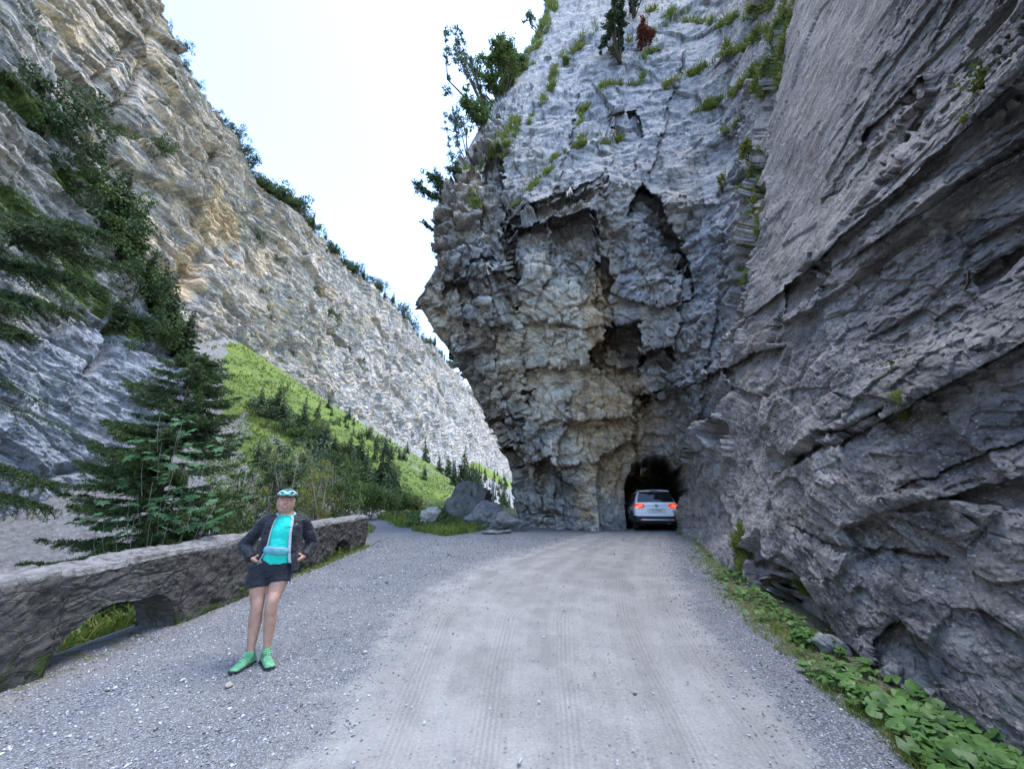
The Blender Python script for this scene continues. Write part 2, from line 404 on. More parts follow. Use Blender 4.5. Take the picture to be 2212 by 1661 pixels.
# ================================================================ THE ROCK FACE WITH THE TUNNEL (right half)
SIL = [(-420, 1235), (-250, 1215), (-60, 1200), (0, 1178), (40, 1172), (95, 1150), (150, 1110), (200, 1075), (260, 1045), (330, 1010),
       (400, 976), (430, 950), (470, 937), (520, 945), (560, 950), (600, 927), (640, 912), (665, 909), (700, 928), (740, 966), (790, 990),
       (850, 1026), (900, 1050), (950, 1076), (1000, 1094), (1060, 1106), (1145, 1122), (1200, 1122), (1260, 1120), (1900, 1120)]
def near_R(px, py):
    r = ray(px, py); d = unit(r)
    k = .30; den = .977 * d[..., 0] - .212 * d[..., 1] - k * d[..., 2]
    return (2.33 + k * CAMZ) / den
def build_cliff():
    C = [(1125, 1145, 20), (1230, 1145, 18.5), (1340, 1140, 17.6), (1485, 1150, 15.5), (1125, 1260, 20), (1300, 1260, 18), (1480, 1260, 12.5),
         (1100, 1000, 20), (1250, 1000, 17.8), (1400, 950, 17.0), (1500, 1000, 14.0), (1040, 870, 19.5), (1200, 850, 17.6), (1350, 830, 17.3), (1500, 850, 13.6),
         (940, 680, 17.5), (1100, 650, 16.4), (1300, 650, 16.3), (1450, 650, 15), (1540, 650, 12.8),
         (950, 500, 16.4), (1100, 480, 15.2), (1300, 450, 15.0), (1450, 450, 15), (1560, 450, 13.2),
         (1010, 330, 18), (1150, 330, 17), (1350, 300, 17), (1500, 300, 16), (1600, 300, 13.6),
         (1100, 180, 22), (1250, 150, 21), (1400, 120, 20), (1550, 120, 17.5), (1180, 0, 28), (1300, 0, 26), (1450, 0, 23), (1600, 0, 17),
         (1200, -400, 60), (1450, -400, 48), (1650, -400, 26)]
    XY = [(a, b) for a, b, _ in C]; Z = [math.log(float(np.linalg.norm(ray(a, b) * (c / ray(a, b)[1])))) for a, b, c in C]
    for a, b in [(1620, 1270), (1700, 1340), (1830, 1430), (2050, 1560), (2250, 1700), (2600, 1800), (1560, 1200), (1650, 1100), (1650, 900), (1680, 700), (1700, 500), (1720, 300), (1740, 100),
                 (1760, -100), (1850, -400), (1850, 1200), (1850, 900), (1850, 600), (1850, 300), (1850, 0), (2100, -400), (2100, 0), (2100, 400), (2100, 800), (2100, 1200),
                 (2400, -400), (2400, 200), (2400, 800), (2400, 1400), (2800, -400), (2800, 200), (2800, 800), (2800, 1500)]:
        XY.append((a, b)); Z.append(math.log(float(near_R(a, b))))
    f = RBF(XY, Z, 500, 3e-3)
    nr_, nc = int(1060 * QUAL), int(1150 * QUAL)
    py = np.linspace(-420, 1900, nr_)
    sil = np.interp(py, [a for a, b in SIL], [b for a, b in SIL])
    nw = 26
    u = np.linspace(0, 1, nc - nw)
    PY, U = np.meshgrid(py, u, indexing='ij')
    PX = sil[:, None] + U * (2820 - sil[:, None])
    # skip rays that run below the ground too far: keep range finite by limiting py for the right part
    Rg = np.exp(f(PX, PY))
    D = np.zeros_like(PX)                       # + = deeper into the rock
    dsil = PX - sil[:, None]
    wround = np.interp(py, [-420, 0, 300, 640, 700, 760, 900, 960, 1060, 1140], [70, 60, 45, 30, 60, 85, 60, 40, 30, 30])[:, None]
    dround = np.interp(py, [-420, 0, 300, 640, 700, 760, 900, 960, 1060, 1140], [6, 3.5, 2.0, 1.2, 3.5, 4.5, 3, 1.6, 1.2, 1.2])[:, None]
    t = np.clip(1 - dsil / wround, 0, 1); D += dround * (1 - np.sqrt(np.clip(1 - t * t, 0, 1)))
    wn = noise(np.stack([PX / 60, PY / 60, PX * 0], -1), 1.0, 4, .6) * 46; wn2 = noise(np.stack([PX / 60, PY / 60, PX * 0 + 7], -1), 1.0, 4, .6) * 46
    fn = field(np.stack([PX / 17, PY / 13, PX * 0 + 3], -1), 'vor', 0, 1.0)['v'] - .5   # blocky edges
    kf = sm(1700, 1500, PX); wx, wy = PX + wn * (.45 + .5 * (1 - kf)) + fn[..., 0] * 9 * kf, PY + wn2 * (.4 + .6 * (1 - kf)) + fn[..., 1] * 7 * kf
    def recess(pts, depth, base=0.0, side='down'):
        """ceiling-like recess: deepest along its upper edge, running out downwards"""
        m_ = poly_mask(wx, wy, pts)
        ys = np.array([p[1] for p in pts]); xs = np.array([p[0] for p in pts])
        # local top / bottom at this px
        top = np.full(PX.shape, np.inf); bot = np.full(PX.shape, -np.inf)
        for (x1, y1), (x2, y2) in zip(pts, pts[1:] + pts[:1]):
            lo, hi = min(x1, x2), max(x1, x2); ins = (wx >= lo) & (wx <= hi) if hi > lo else np.zeros(PX.shape, bool)
            yy = y1 + (y2 - y1) * (wx - x1) / (x2 - x1 + 1e-9)
            top = np.where(ins, np.minimum(top, yy), top); bot = np.where(ins, np.maximum(bot, yy), bot)
        s = np.clip((bot - wy) / (bot - top + 1e-6), 0, 1); s = np.nan_to_num(s)
        return np.where(m_, (base + (depth - base) * s) * 1.25, 0)
    def box(pts, depth): return np.where(poly_mask(wx, wy, pts), depth, 0)
    # ---- roofs and recesses of the prow
    D += recess([(1105, 500), (1185, 478), (1186, 590), (1150, 600), (1112, 596)], 2.2)
    D += recess([(1186, 470), (1285, 452), (1290, 560), (1225, 640), (1150, 650), (1187, 590)], 2.3)
    D += recess([(1100, 470), (1300, 405), (1302, 420), (1100, 486)], .6, .5)
    D += recess([(1130, 445), (1310, 380), (1312, 392), (1130, 458)], .45, .4)
    D += recess([(1045, 345), (1086, 340), (1090, 480), (1076, 520), (1040, 500)], 1.8, 1.0)
    D += recess([(1080, 480), (1100, 480), (1118, 600), (1128, 680), (1104, 650)], 1.3, .8)
    D += recess([(1316, 250), (1378, 240), (1388, 300), (1372, 372), (1345, 390), (1316, 320)], .9, .3)
    D += recess([(1385, 400), (1420, 430), (1490, 570), (1505, 640), (1470, 660), (1435, 600), (1390, 520), (1350, 470)], 1.9, .2)
    D += recess([(1290, 560), (1312, 555), (1330, 700), (1300, 770), (1290, 700)], .9, .7)
    D += recess([(1310, 700), (1385, 690), (1395, 800), (1372, 880), (1300, 810), (1270, 800), (1268, 775)], 2.3, .6)
    D += recess([(1380, 770), (1450, 745), (1460, 780), (1420, 870), (1385, 880)], 1.9, .3)
    D += recess([(1128, 846), (1160, 838), (1166, 865), (1150, 885), (1132, 872)], 1.3, .8)
    D += recess([(1055, 898), (1085, 890), (1090, 930), (1066, 945)], 1.2, .6)
    D += recess([(960, 610), (1000, 605), (1040, 640), (1050, 690), (1010, 690), (960, 655)], 1.0, .1)
    D += recess([(1010, 560), (1060, 555), (1066, 590), (1010, 600)], .9, .2)
    D += recess([(1150, 990), (1195, 980), (1200, 1040), (1160, 1060)], 1.2, .3)
    D += recess([(1200, 1010), (1250, 1060), (1235, 1125), (1200, 1110)], 1.0, .3)
    D += recess([(1366, 860), (1480, 830), (1490, 930), (1478, 1000), (1380, 1000), (1370, 930)], 1.3, .9)
    D += recess([(1085, 960), (1130, 950), (1140, 1010), (1095, 1020)], .6, .1)
    # broad lower hollow left of the pillar
    D += .9 * np.exp(-(((PX - 1190) / 60) ** 2 + ((PY - 1070) / 60) ** 2))
    D -= 1.1 * np.exp(-(((PX - 1290) / 42) ** 2)) * sm(1010, 1140, PY)
    # rib where the near wall stands in front of the prow
    rib = np.interp(PY, [-420, 0, 200, 300, 480, 620, 760, 900, 1010, 1150], [1720, 1690, 1655, 1640, 1628, 1600, 1560, 1545, 1520, 1490])
    D += np.where(PX < rib + wn * .5, 1.5 * np.exp(-((PX - rib - wn * .5) / 75) ** 2), 0) * sm(1060, 900, PY)
    # chute of the near wall: dark diagonal overhangs
    for pts, dp in (([(1560, 800), (1640, 760), (1700, 745), (1690, 800), (1620, 870), (1585, 850)], .9),
                    ([(1700, 1000), (1790, 940), (1905, 880), (1900, 930), (1860, 960), (1790, 985), (1740, 1010)], .55),
                    ([(2080, 600), (2230, 500), (2800, 250), (2800, 340), (2250, 600), (2130, 660)], .5),
                    ([(1690, 620), (1790, 560), (1800, 590), (1760, 640), (1700, 680)], .5),
                    ([(1860, 300), (2000, 160), (2010, 200), (1920, 300), (1870, 340)], .45),
                    ([(1720, 1140), (1860, 1180), (2060, 1200), (2050, 1230), (1900, 1230), (1760, 1180)], .35),
                    ([(1880, 1390), (1960, 1330), (2010, 1430), (2050, 1530), (1960, 1510), (1900, 1470)], .5),
                    ([(1650, 1250), (1690, 1240), (1700, 1280), (1660, 1300)], .4),
                    ([(1930, 1060), (2250, 930), (2800, 700), (2800, 760), (2250, 985), (1960, 1085)], .3)):
        D += recess(pts, dp, dp * .2) * np.clip(Rg / 7, .35, 1.5) * .55
    # ledge: pale smooth shelf rising to the right, sticks out
    for (a, b), (c_, d_), h_, w_ in (((1700, 1010), (2800, 420), .45, 46), ((1600, 700), (2050, 300), .4, 34), ((1900, 1100), (2800, 880), .3, 30), ((1820, 560), (2330, 240), .35, 30)):
        dist = ((d_ - b) * (PX - a) - (c_ - a) * (PY - b)) / math.hypot(c_ - a, d_ - b) * -1.0   # + below the line
        dist = dist + wn * .55
        D -= h_ * sm(-w_ * 2.4, 0, dist) * (dist < 6) * sm(a - 60, a + 120, PX) * np.clip(Rg / 7, .4, 1.4)
    for pts, wd in (([(1660, 60), (1560, 130), (1440, 190), (1300, 250)], 14), ([(1640, 150), (1580, 205), (1490, 250), (1400, 300)], 12), ([(1600, 265), (1545, 300), (1440, 380)], 10), ([(1340, 300), (1250, 315), (1150, 400), (1100, 445)], 12), ([(1420, 100), (1320, 190), (1250, 300)], 12), ([(1290, 60), (1200, 150), (1090, 330)], 11), ([(1500, 10), (1420, 60), (1300, 120), (1180, 250)], 10)):
        dd = line_dist(PX + wn * .3, PY + wn2 * .3, pts); D -= .38 * np.exp(-(dd / wd) ** 2)
    D0_ = D.copy()
    # columns: the face steps back sharply to the right of each fracture line
    for pts, dp, wd_ in (([(430, 1088), (600, 1112), (700, 1128), (860, 1140)], .75, 90), ([(380, 1310), (560, 1296), (700, 1322), (780, 1300)], .8, 110), ([(520, 1040), (700, 1062), (850, 1085), (1000, 1128)], .6, 60),
                    ([(860, 1235), (980, 1205), (1120, 1220)], .6, 80), ([(560, 1470), (700, 1468), (840, 1440)], .7, 70), ([(640, 1555), (800, 1530), (960, 1500)], .5, 60), ([(200, 1255), (330, 1225), (450, 1190)], .5, 120), ([(120, 1480), (250, 1440), (380, 1400)], .5, 120), ([(900, 1170), (1000, 1160), (1120, 1175)], .4, 40), ([(600, 985), (700, 1000), (760, 1020)], .5, 40)):
        yy = [a_ for a_, b_ in pts]; xl_ = np.interp(PY + wn2 * .5, yy, [b_ for a_, b_ in pts]); dd = xl_ - (PX + wn * .45 + fn[..., 0] * 12)
        D -= dp * np.clip(1 - dd / wd_, 0, 1) * (dd > 0) * sm(yy[0] - 30, yy[0] + 20, PY) * sm(yy[-1] + 30, yy[-1] - 20, PY)
    # stepped overhangs: the face above each line stands proud of the face below
    for pts, dp, hd_ in (([(1000, 600), (1080, 590), (1110, 600)], .8, 70), ([(925, 560), (1010, 575)], .5, 40), ([(1060, 700), (1180, 690), (1290, 700)], .30, 60), ([(1130, 800), (1250, 780), (1370, 800)], .45, 80), ([(1060, 890), (1200, 905), (1380, 900)], .45, 70), ([(1090, 1000), (1200, 1010), (1340, 985)], .55, 70),
                    ([(1380, 880), (1480, 840), (1560, 800)], .7, 80), ([(1130, 450), (1220, 425), (1310, 395)], .55, 50), ([(1330, 640), (1450, 660), (1500, 640)], .5, 60), ([(1380, 750), (1500, 760)], .5, 60), ([(930, 655), (1000, 690), (1060, 700)], .6, 60), ([(1440, 990), (1560, 960)], .4, 60)):
        xx = [a_ for a_, b_ in pts]; yl_ = np.interp(PX + wn * .6, xx, [b_ for a_, b_ in pts]); dd = yl_ - (PY + wn2 * .5 + fn[..., 1] * 11)
        D -= dp * np.clip(1 - dd / hd_, 0, 1) * (dd > 0) * sm(xx[0] - 20, xx[0] + 15, PX) * sm(xx[-1] + 20, xx[-1] - 15, PX)
    D = D0_ + (D - D0_) * sm(4, 46, dsil)
    # ---- tunnel
    TUN = [(1358, 1300), (1356, 1140), (1350, 1085), (1354, 1040), (1366, 1008), (1386, 990), (1408, 984), (1432, 992), (1450, 1012), (1462, 1040), (1468, 1080), (1476, 1110), (1480, 1150), (1482, 1300)]
    tx = PX + wn * .12 + fn[..., 0] * 3; ty = PY + wn2 * .12 + fn[..., 1] * 3
    TUN = [(a_ + 8, b_) for a_, b_ in TUN]; tun = poly_mask(tx, ty, TUN)
    cx, cy = 1412, 1090
    mouth = np.exp(-((np.hypot((PX - cx) / 68, (PY - cy) / 112)) ** 4)); D += .8 * mouth
    P = np.array([0, 0, CAMZ]) + unit(ray(PX, PY)) * (Rg + D)[..., None]
    # wrap round behind the left edge
    e = P[:, :1]; back = unit(np.stack([np.full(len(py), .12), np.ones(len(py)), np.zeros(len(py))], -1))[:, None, :]
    tt = (np.linspace(1, 0, nw, endpoint=False) ** 1.5 * 26)[None, :, None]
    P = np.concatenate([e + back * tt + np.array([1, 0, 0]) * .012 * tt ** 2, P], 1)
    pad = lambda a: np.concatenate([np.repeat(a[:, :1], nw, 1), a], 1)
    PX, PY, tun, Rg, rib = map(pad, (PX, PY, tun, Rg, rib))
    N = grid_normals(np.stack([field_s for field_s in (P[..., 0], P[..., 1], P[..., 2])], -1))
    # smooth the displacement direction
    for _ in range(6):
        N[1:-1, 1:-1] = (N[:-2, 1:-1] + N[2:, 1:-1] + N[1:-1, :-2] + N[1:-1, 2:] + N[1:-1, 1:-1]) / 5
    toc = unit(np.array([0, 0, CAMZ]) - P); N = N * np.sign((N * toc).sum(-1, keepdims=True) + .25); N = unit(N + (.9 + .9 * sm(1600, 1750, PX))[..., None] * toc)
    N[:, :nw + 4] = unit(N[:, :nw + 4] + np.array([-.9, 0, 0]))
    # ---- fractured detail in world space
    warp = field(P * .45, 'noise', 4, .6)['v'] - .5
    Q = P + warp * .32; Qn = P + warp * .22
    Mb = rotm('Y', 14) @ rotm('X', -10) @ np.diag([1, 1, 1.25]); Mv = rotm('Y', -12) @ rotm('Z', 25) @ np.diag([1.5, 1, .62]); Ms = rotm('Y', 20) @ rotm('X', -8) @ np.diag([1, 1, 3.0])
    near = sm(-30, 60, PX - rib)                 # 1 on the near wall
    Mh = rotm('Y', 10) @ rotm('X', -10) @ np.diag([1, 1, 1.7]); Q2 = P + warp * .55
    hA = facets(Q, 4.2, .9, Mv, 3.1); hB = .55 * facets(Q, 1.9, 1.0, Mv, 8.7) + .75 * facets(Q2, 1.5, 1.0, Mh, 2.7) + .5 * facets(Q, 1.7, .5, Ms, 5.9) * sm(-.12, .1, noise(P, .22, 3, .5, 12.)); hC = facets(Q2, .62, 1.1, Mh, 1.3); hD = facets(P + warp * .2, .24, 1.1, Mb, 5.5)
    hE = facets(P, .10, 1.0, rotm('Y', 25) @ np.diag([1, 1, 1.6]), 2.5)
    slab = poly_mask(PX + 0 * PY, PY, [(1080, 200), (1180, -300), (1640, -300), (1640, 60), (1560, 450), (1310, 400), (1150, 440), (1090, 400)])
    slab = slab.astype(float)
    kern = noise(P, .3, 4, .6, 5.0)
    rough_ = np.clip(.72 + 1.6 * kern, .25, 1.3) * (1 - .62 * slab)
    d = (1 - near) * (hA * 1.05 * (1 - .5 * slab) + hB * .56 * rough_ + hC * .30 * rough_ + hD * .10 * rough_ + hE * .03)
    edgek = np.exp(-((PX - sil[:, None]) / 110) ** 2) * sm(150, 420, PY)
    d = d + edgek * (hB * .5 + hC * .30 + facets(Q2, 1.05, 1.2, Mh, 9.4) * .45)
    # near wall: obliquely bedded conglomerate, beds climb towards the viewer
    Mn = rotm('X', 24) @ rotm('Y', 20) @ np.diag([1, .8, 1.8])
    gA = facets(Qn, 2.9, .9, Mn, 4.4); gB = facets(Qn, .8, 1.0, Mn, 7.7); gC = facets(Qn, .30, 1.0, Mn, 2.2); gD = facets(P, .11, 1.1, Mn, 6.1); gE = facets(P, .045, 1.0, None, 1.1)
    rn = np.clip(.8 + 2.2 * kern, .3, 1.5)
    d = d + near * (1 - .55 * np.exp(-((PX - rib - 110) / 110) ** 2) * sm(800, 500, PY)) * (gA * .34 + gB * .125 * rn + gC * .055 * rn + gD * .026 * rn + gE * .008 + noise(P, .8, 3, .5, 2.) * .14)
    d = d + noise(P, .22, 3, .5, 1.) * 1.6 * (1 - .65 * near)
    # a few long open cracks
    cr = np.abs(noise(np.stack([P[..., 0] * .9, P[..., 1] * .9, P[..., 2] * .22], -1), .42, 3, .5, 4.)); d -= .22 * np.exp(-(cr / .006) ** 2) * (1 - .9 * near) * (1 - slab) * sm(-.02, .1, kern)
    # bedding steps on the slab
    zz = (P @ np.array([-.30, -.25, .92])) + warp[..., 0] * 3.2
    stp = zz / 1.7; fr = stp - np.floor(stp); d += slab * .0 * (1 - fr) ** 2 * sm(-.1, .15, noise(P, .25, 3, .5, 31.))
    mo_ = np.exp(-((np.hypot((PX - 1415) / 88, (PY - 1080) / 125)) ** 4)); d = d * (1 - .75 * mo_) - .35 * mo_
    d *= np.where(Rg < 5, .55 + .09 * Rg, 1.0)
    base_line = sm(1.2, .0, P[..., 2] - H0(P[..., 0], P[..., 1])) * near
    P2 = P + N * (d + 0.0)[..., None]
    # tunnel tube: straight back along the road's direction, opening out behind the mouth
    ctr = np.array([0, 0, CAMZ]) + unit(ray(1414, 1085)) * 17.6
    P2[tun] = (P2 + 0)[tun] + unit(np.stack([.30 + 0 * P[..., 0], np.ones(P.shape[:2]), -.005 + 0 * P[..., 0]], -1))[tun] * 22.0
    q_ = P2[tun]; c2 = ctr + unit(np.array([.30, 1, -.005])) * 22.0; q_[:, 0] = c2[0] + (q_[:, 0] - c2[0]) * 1.9; q_[:, 2] = np.where(q_[:, 2] > c2[2], c2[2] + (q_[:, 2] - c2[2]) * 1.7, q_[:, 2]); P2[tun] = q_
    # never let rock fall over the carriageway or close the mouth
    V = P2
    Nr = grid_normals(V); Nr = Nr * np.sign((Nr * toc).sum(-1, keepdims=True) + 1e-6)
    # attributes
    tan = np.zeros(PX.shape)
    def blob(a, x, y, rx, ry, v): return np.maximum(a, v * np.exp(-(((PX - x) / rx) ** 2 + ((PY - y) / ry) ** 2) ** 1.5))
    for b_ in ((1320, 900, 105, 140, 1.0), (1290, 690, 34, 120, .9), (1330, 1010, 75, 70, .95), (1270, 1090, 45, 80, .6), (1150, 740, 140, 170, .46), (1320, 640, 30, 90, .5), (960, 680, 60, 40, .45), (1190, 900, 60, 50, .5), (1230, 820, 110, 110, .5), (1000, 470, 40, 60, .35), (2170, 1260, 90, 60, .4), (1180, 600, 60, 60, .3)):
        tan = blob(tan, *b_)
    blue = np.zeros(PX.shape)
    for b_ in ((1540, 540, 60, 240, .95), (1380, 560, 60, 130, .85), (1330, 190, 300, 230, .9), (1030, 580, 60, 90, .8), (1580, 300, 90, 200, .6), (1230, 940, 50, 30, .6), (1060, 760, 20, 120, .5), (1520, 900, 60, 160, .45), (1560, 1180, 120, 60, .5), (2140, 900, 180, 120, .35), (1800, 700, 120, 80, .3), (1120, 480, 60, 60, .5)):
        blue = blob(blue, *b_)
    pale = np.zeros(PX.shape)
    for b_ in ((1180, 760, 140, 200, 1.0), (1250, 980, 110, 130, .6), (1100, 640, 90, 90, .6), (1290, 1080, 70, 90, .8), (1200, 430, 90, 60, .5), (960, 680, 70, 90, .7), (1400, 930, 50, 60, .35), (1400, 650, 50, 100, .35), (1240, 650, 90, 70, .9)): pale = blob(pale, *b_)
    rust = blob(np.zeros(PX.shape), 1310, 850, 130, 260, .9); rust = np.maximum(rust, .25 * near)
    mossn = noise(P, .5, 5, .6, 6.)
    mossn2 = noise(P, .8, 5, .7, 16.)
    moss = np.clip(Nr[..., 2] - .45, 0, 1) * 1.1 * sm(.0, .14, mossn) * sm(.9, .2, near * sm(800, 1000, PY)) * sm(3, 9, Rg)
    for pts, wd, v in (([(1660, 60), (1560, 130), (1500, 165), (1440, 190)], 16, 1.0), ([(1700, 0), (1680, 90), (1655, 200)], 18, 1.), ([(1640, 150), (1580, 205), (1490, 250)], 13, .95),
                    ([(1600, 265), (1545, 300)], 10, .8), ([(1340, 300), (1250, 315), (1200, 345), (1150, 400), (1110, 440)], 11, .85), ([(1420, 100), (1380, 170), (1320, 190), (1260, 240), (1250, 300)], 11, .85),
                    ([(1290, 60), (1200, 150), (1160, 250), (1090, 330), (1060, 380)], 10, .7), ([(1190, 10), (1150, 110), (1080, 190)], 20, 1.), ([(1120, 270), (1060, 340), (1010, 380)], 14, .8), ([(1640, 330), (1625, 420), (1620, 520), (1600, 600)], 14, 1.),
                    ([(1720, -10), (1560, 60), (1400, 30)], 12, .7), ([(1500, 150), (1460, 190)], 12, .9), ([(1610, 1150), (1600, 1250)], 20, .8), ([(1950, 860), (1965, 900)], 14, .8), ([(2120, 210), (2080, 290)], 30, .45), ([(1860, 40), (1800, 130)], 30, .4),
                    ([(1480, 1150), (1530, 1230)], 14, .7), ([(1040, 430), (1020, 480)], 14, .5), ([(1700, 1260), (1740, 1290)], 18, .6), ([(1500, 10), (1420, 60), (1300, 120)], 10, .6)):
        dd = line_dist(PX + 8 * warp[..., 0] * 6, PY + 8 * warp[..., 1] * 6, pts); moss = np.maximum(moss, v * np.exp(-(dd / (wd * .72)) ** 2) * (.15 + 1.0 * sm(-.07, .08, mossn2)))
    # drop columns of rays that would go wild under the ground near the camera
    F = grid_faces(*PX.shape)
    bad = (V[..., 2] < -3.5).ravel() | (V[..., 1] < -6).ravel()
    F = F[~bad[F].any(1)]
    tan = tan + .12 * sm(.1, .3, noise(P, .25, 3, .5, 8.))
    ob = np_mesh("cliff", V.reshape(-1, 3), F, None, dict(stain=slab, tan=tan, blue=blue, pale=pale * (1 - near) * (1 - .85 * np.clip(tan, 0, 1)), rust=rust, moss=moss, near=near), smooth=True)
    ob.data.materials.append(cliff_material())
    tag(ob, "overhanging limestone rock face pierced by the dark road tunnel, with grassy ledges", kind='structure')
    return V, PX, PY, moss, Nr
def cliff_material():
    m = bpy.data.materials.get("cliff rock")
    if m: return m
    mat = rock_material("cliff rock", fine=1.0, dark=1.24, speck=.55, bumpd=.030)
    # the near wall is darker, purplish and pebbly
    t = mat.node_tree; b = t.nodes["Principled BSDF"]; src = b.inputs['Base Color'].links[0].from_socket
    m = NT.__new__(NT); m.m = mat; m.t = t; m.n = t.nodes; m.l = t.links; m.b = b; m.geo = t.nodes.new('ShaderNodeNewGeometry')
    p = m.pos(); n1 = m.noise(m.mapping(p, (1, .7, 1.8), (R(24), R(20), 0)), 2.2, 10, .72)
    c = m.mix(m.ramp(n1, .38, .62), (.16, .15, .145), (.52, .495, .475))
    c = m.mix(m.ramp(m.noise(p, .6, 4), .5, .66, 0, .6), c, m.mix(m.ramp(n1, .38, .62), (.155, .13, .105), (.45, .39, .33)))
    c = m.mix(m.math('MULTIPLY', m.attr('blue'), .8), c, (.30, .30, .32))
    c = m.mix(m.math('MULTIPLY', m.attr('tan'), .6), c, (.42, .31, .19))
    wv = m.math('MULTIPLY', m.ramp(m.vor(m.mapping(p, (1, .6, 1.5), (R(24), R(20), 0)), 24), .34, .16), m.ramp(m.noise(p, 3.1, 5, .7), .47, .56))
    g1 = m.noise(m.mapping(p, (1, .7, 1.6), (R(24), R(20), 0)), 13, 10, .82); c = m.mix(m.ramp(g1, .40, .50, .5, 0), c, (.035, .033, .033)); c = m.mix(m.ramp(g1, .55, .64, 0, .45), c, (.52, .49, .48))
    c = m.mix(m.math('MULTIPLY', wv, .8), c, (.80, .74, .70))
    mo = m.ramp(m.math('ADD', m.attr('moss'), m.ramp(m.noise(p, 6, 6, .7), .25, .75, -.35, .35)), .42, .62)
    c = m.mix(mo, c, m.mix(m.ramp(m.noise(p, 14, 6, .7), .35, .65), (.022, .040, .010), (.10, .14, .03)))
    m.l.new(m.mix(m.attr('near'), src, c), b.inputs['Base Color'])
    return mat
CLIFF = build_cliff()
# ================================================================ MOUNTAIN WALL ACROSS THE VALLEY
SKY = [(300, -140), (330, -40), (345, 0), (372, 60), (385, 100), (400, 130), (440, 190), (482, 272), (520, 335), (560, 405), (610, 445), (700, 520), (760, 580), (800, 612), (850, 668), (900, 716), (980, 795), (1040, 870), (1085, 940), (1103, 965)]
def build_mountain():
    sp = ray(np.array([a for a, b in SKY]), np.array([b for a, b in SKY]))
    saz = np.arctan2(sp[:, 0], sp[:, 1]); stl = sp[:, 2] / np.hypot(sp[:, 0], sp[:, 1])
    saz = np.r_[R(-125), R(-75), saz]; stl = np.r_[1.0, 1.45, stl]
    nc, nr_ = int(980 * QUAL), int(760 * QUAL)
    az = np.interp(np.linspace(0, 1, nc), [0, .08, 1], [R(-122), R(-72), R(1.2)])
    tl = np.interp(az, saz, stl); lean = .22
    S = np.sin(az) - .096 * np.cos(az)
    rt = (-86 + lean * 38.4) / (S + lean * tl); zt = CAMZ + tl * rt
    v = np.linspace(0, 1, nr_ - 30)
    AZ, Vv = np.meshgrid(az, v)
    z0 = np.interp(az, [R(-90), R(-50), R(-30), 0], [-4, 4, 20, 24])
    Z = z0 + (zt - z0) * Vv ** .92
    RHO = (-86 - lean * (Z - 40)) / S
    P = np.stack([RHO * np.sin(AZ), RHO * np.cos(AZ), Z], -1)
    # plateau rolling back behind the rim
    k = np.linspace(0, 1, 31)[1:]
    top = P[-1]; ext = np.stack([top + np.array([-55 * a, 5 * a, 9 * math.sin(a * 1.5)]) for a in k])
    P = np.concatenate([P, ext], 0); isTop = np.zeros(P.shape[:2]); isTop[-30:] = 1
    px, py = proj(P)
    dep = np.hypot(P[..., 0], P[..., 1])
    n = unit(np.array([1.0, -.096, .22]))
    warp = field(P * .06, 'noise', 4, .6)['v'] - .5; Q = P + warp * 3
    M1 = rotm('X', 4) @ rotm('Y', -6) @ np.diag([1, .6, 1.7])
    M2 = rotm('X', -16) @ rotm('Y', -6) @ np.diag([1, .6, 1.9])
    big = noise(P * np.array([1, 1, .35]), .035, 4, .55)
    vf = sm(600, 760, px + .35 * (py - 600)); M3 = rotm('X', -6) @ rotm('Z', 20) @ np.diag([1, 1.2, .42])
    hA = facets(Q, 18, .9, M1, 3.3); hB = facets(Q, 7, 1.0, M2, 1.7) * (1 - vf) + 1.5 * facets(Q, 8, .8, M3, 7.7) * vf; hC = facets(Q, 2.4, 1.1, M2, 6.1); hD = facets(P + warp, 1.0, 1.1, M2, 2.9); hE = facets(P, .42, 1.1, M2, 4.9)
    nearf = sm(230, 60, dep); k1 = np.clip(.75 + 2.5 * noise(P, .05, 4, .6, 3.), .25, 1.4)
    d = big * 17 + hA * 4.2 + (hB * 2.6 + hC * 1.2) * k1 + hD * .5 * k1 + hE * .20 * nearf
    # continuous bedding ledges seen as streaks running down the gorge
    zz = P[..., 2] + .13 * P[..., 1] + warp[..., 2] * 9; s_ = zz / 9.5; fr = s_ - np.floor(s_)
    d += (-2.0 * sm(.8, 1, fr) * sm(-.05, .12, noise(P, .03, 3, .5, 9.)) + .9 * fr) * (1 - .7 * vf)
    # gullies and ribs
    def gully(pts, wd, dp):
        nonlocal d
        dd = line_dist(px + warp[..., 0] * 30, py + warp[..., 1] * 30, pts); d = d - dp * np.exp(-(dd / wd) ** 2)
    gully([(745, 560), (770, 640), (800, 720)], 9, 3); gully([(870, 740), (850, 800), (862, 850)], 9, 3.5); gully([(680, 630), (730, 700), (790, 790)], 9, 1.5)
    gully([(240, 230), (340, 300), (440, 380)], 10, 2.0); gully([(120, 160), (230, 240), (330, 300)], 9, 2.); gully([(390, 600), (385, 660)], 20, 4.); gully([(300, 90), (210, 170)], 6, 2.)
    gully([(930, 850), (1000, 920)], 8, 3); gully([(985, 830), (980, 900)], 7, 3)
    gully([(462, 336), (455, 356)], 7, 9)
    gully([(440, 560), (425, 590)], 16, 3.5); gully([(340, 60), (300, 200), (210, 260)], 7, 2)
    rim = np.zeros_like(d); rim[-70:] = 1; d = d * np.where(isTop > 0, .25, 1)
    lat = sm(0, 14, np.minimum(np.arange(P.shape[0])[:, None] * 1.0, 200) * 0 + 14)
    P2 = P + n * d[..., None]
    N = grid_normals(P2); N *= np.sign((N * n).sum(-1, keepdims=True) + 1e-6)
    def blob(a, x, y, rx, ry, v_): return np.maximum(a, v_ * np.exp(-(((px - x) / rx) ** 2 + ((py - y) / ry) ** 2) ** 1.5))
